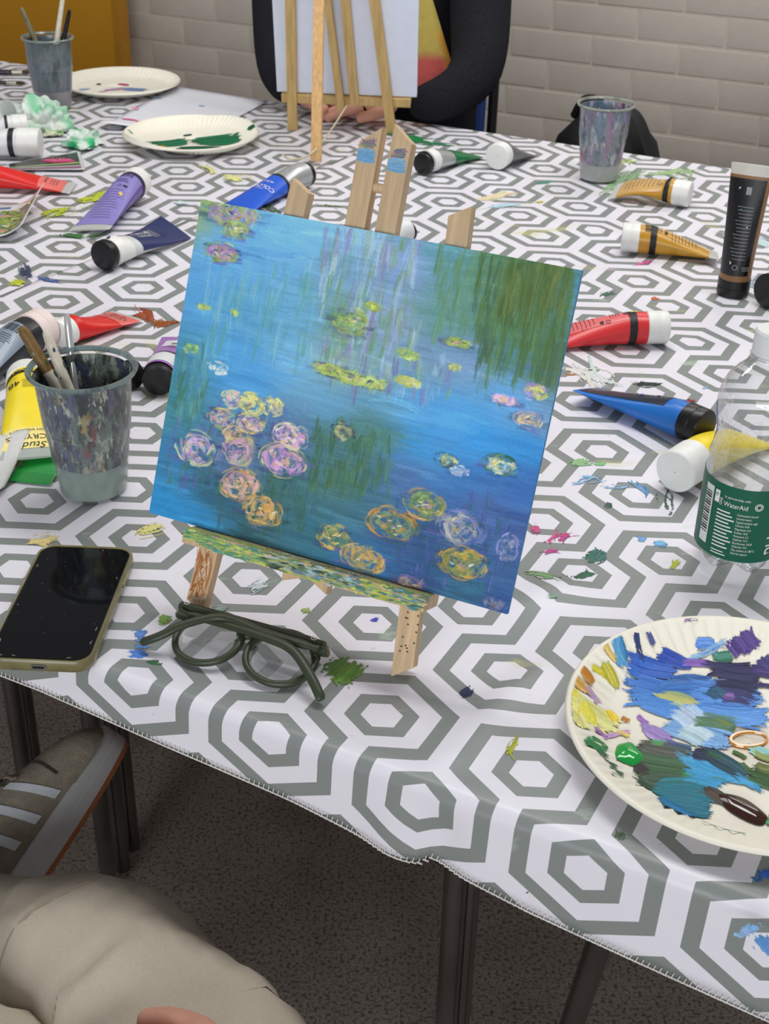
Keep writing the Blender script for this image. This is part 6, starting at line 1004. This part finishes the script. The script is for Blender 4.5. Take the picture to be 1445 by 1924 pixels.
# ================================================================ the sitter at this side: lap, shoe, fingertip
linen = mat('beige_linen', (192, 181, 164), rough=.92, var=.10, scale=1100, stretch=(1, .35, 1), spec=.2); weave(linen, 420)
SB = Vector((0.02, .30, 0)); t = thing('person', 'sitter in beige linen trousers and grey suede shoe at the lower left', 'person', tuple(SB))
def sp_(x, y, z): return Vector((x, y, z)) - SB
J = [(sp_(.10, .12, .53), (.16, .12)), (sp_(.06, .33, .545), (.105, .09)), (sp_(-.062, .51, .542), (.080, .074)), (sp_(-.158, .635, .535), (.066, .066)), (sp_(-.212, .712, .530), (.066, .064)), (sp_(-.290, .735, .480), (.064, .060)), (sp_(-.385, .800, .430), (.058, .056)), (sp_(-.430, .870, .395), .046),
     (sp_(-.14, .20, .52), (.12, .10)), (sp_(-.24, .42, .515), (.115, .095)), (sp_(-.31, .575, .495), (.125, .115)), (sp_(-.37, .66, .30), .065), (sp_(-.37, .64, .05), .05)]
me = skin(J, [(0, 1), (1, 2), (2, 3), (3, 4), (4, 5), (5, 6), (6, 7), (0, 8), (8, 9), (9, 10), (10, 11), (11, 12)], 3)
for v in me.vertices:                                  # soft folds of the cloth
    p = v.co; k = .016 * noise.noise(Vector((p.x * 7 + p.y * 5, p.y * 8, p.z * 6))) + .020 * (.5 - abs(noise.noise(Vector(((p.x * .85 + p.y * .5) * 14, (p.y * .85 - p.x * .5) * 6, p.z * 5))))) + .011 * (.5 - abs(noise.noise(Vector(((p.x * .3 + p.y * .95) * 24, (p.y * .3 - p.x * .95) * 7, 4))))) + .006 * (.5 - abs(noise.noise(Vector(((p.x * .9 - p.y * .4) * 38, (p.y * .9 + p.x * .4) * 12, 9)))))
    v.co = p + v.normal * k
me.materials.append(linen); tr_o = link('trousers', me, t)
from mathutils.bvhtree import BVHTree
bv = BVHTree.FromPolygons([v.co for v in me.vertices], [tuple(p.vertices) for p in me.polygons]); seam = []
for k in range(24):
    x, y = -.315 + .115 * k / 23, .665 + .075 * k / 23 - .012 * math.sin(math.pi * k / 23); hit = bv.ray_cast(sp_(x, y, 1.0), Vector((0, 0, -1)))
    if hit[0] is not None: seam.append(hit[0] + hit[1] * .0003)
mb = MB(); mb.tube(smoothp(seam[::3]), .0010, 6); mb.build('side_seam', mat('linen_seam', (150, 138, 120), rough=.9), tr_o)
# grey suede trainer: local x heel->toe, y left, z up
c0 = Vector((-.372, .868, .372)); toe = Vector((-.283, 1.018, .437)); ax = (toe - c0); ax = Vector((.42, .80, .40)).normalized(); 
sole_n = Vector((-.72, .10, .55)); sole_n = (sole_n - ax * ax.dot(sole_n)).normalized(); sdv = sole_n.cross(ax).normalized()
SM = Matrix.Translation(toe - SB - ax * .25) @ Matrix((ax, sdv, sole_n)).transposed().to_4x4()
def outline(s, off=0.0):                               # half widths of the sole along the length
    w = .036 + .010 * math.sin(max(0, (s - .35)) / .65 * math.pi * .9); return w + off
def ring(z, off, x0, x1, n=40):
    o = []
    for k in range(n):
        a = 2 * math.pi * k / n; cx, cy = math.cos(a), math.sin(a); x = x0 + (x1 - x0) * (.5 + .5 * math.copysign(abs(cx) ** .75, cx)); s_ = (x - x0) / (x1 - x0); o.append((x, outline(s_, off) * math.copysign(abs(cy) ** .8, cy) * (1 if abs(cx) < .95 else .9)))
    return o
gum = mat('gum_rubber', (176, 106, 62), rough=.6); wsole = mat('pale_sole', (206, 206, 206), rough=.6, var=.05); suede = mat('grey_suede', (150, 140, 124), rough=.95, var=.2, scale=120, bump=.4, bscale=500); stripe_m = mat('stripe_white', (214, 220, 226), rough=.6)
sh = t
mb = MB(); shell(mb, [(ring(0, -.001, .002, .288), -.012), (ring(0, .001, 0, .290), -.007)]); mb.xf(SM); mb.build('outsole', gum, sh)
mb = MB(); shell(mb, [(ring(0, .001, 0, .290), -.007), (ring(0, .002, 0, .291), .004), (ring(0, .0012, .001, .290), .005), (ring(0, .0016, 0, .2905), .008), (ring(0, .001, 0, .290), .018), (ring(0, -.002, .003, .287), .020)]); mb.xf(SM); mid_o = mb.build('midsole', wsole, sh)
def up(i, j):
    s_ = i / 30; v = j / 16; a = math.pi * v; top = .095 - .052 * max(0, min(1, (s_ - .30) / .45)) - .028 * max(0, (s_ - .72) / .28) ** 1.5
    x = .006 + .279 * s_; w = outline(s_, -.002) * (1 if s_ > .04 else .6) * (1 if s_ < .86 else math.sqrt(max(.02, 1 - ((s_ - .86) / .145) ** 2)))
    return SM @ Vector((x, w * math.copysign(abs(math.cos(a)) ** .75, math.cos(a)), .017 + top * math.sin(a) ** .8 * (1 if s_ < .9 else math.sqrt(max(.03, 1 - ((s_ - .9) / .105) ** 2)))))
mb = MB(); mb.grid(up, 31, 17); mb.build('upper', suede, sh)
def upP(s_, v, off): i, j = s_ * 30, v * 16; p = up(i, j); n = (up(i, j + .3) - up(i, j - .3)).cross(up(i + .3, j) - up(i - .3, j)); n.normalize(); c_ = SM @ Vector((.006 + .279 * s_, 0, .03)); n = n if n.dot(p - c_) > 0 else -n; return p + n * off
for k in range(3):
    mb = MB(); mb.grid(lambda i, j: upP(.40 + .105 * k + .035 * i / 4 + .06 * (1 - j / 8), .97 - .30 * j / 8, .0012), 5, 9); mb.build('stripe', stripe_m, sh, recalc=False)
for k in range(5):
    mb = MB(); mb.tube([upP(.46 + .05 * k, v, .003) for v in (.32, .40, .5, .6, .68)], .0030, 8, flat=(1, .5)); mb.build('lace', mat('grey_lace', (140, 128, 112), rough=.9), sh)
mb = MB(); mb.grid(lambda i, j: upP(.74 + .012 * math.sin(j / 12 * PI) + .01 * i, .12 + .76 * j / 12, .0014), 2, 13); mb.build('toe_seam', mat('seam_dark', (70, 64, 58), rough=.9), sh, recalc=False)
h3, A3 = hand(t, sp_(-0.0801, 0.5322, 0.6303), (-1, -.05, -.12), (0, .1, 1), -1, skin_m, curl=.35, s=1.0)
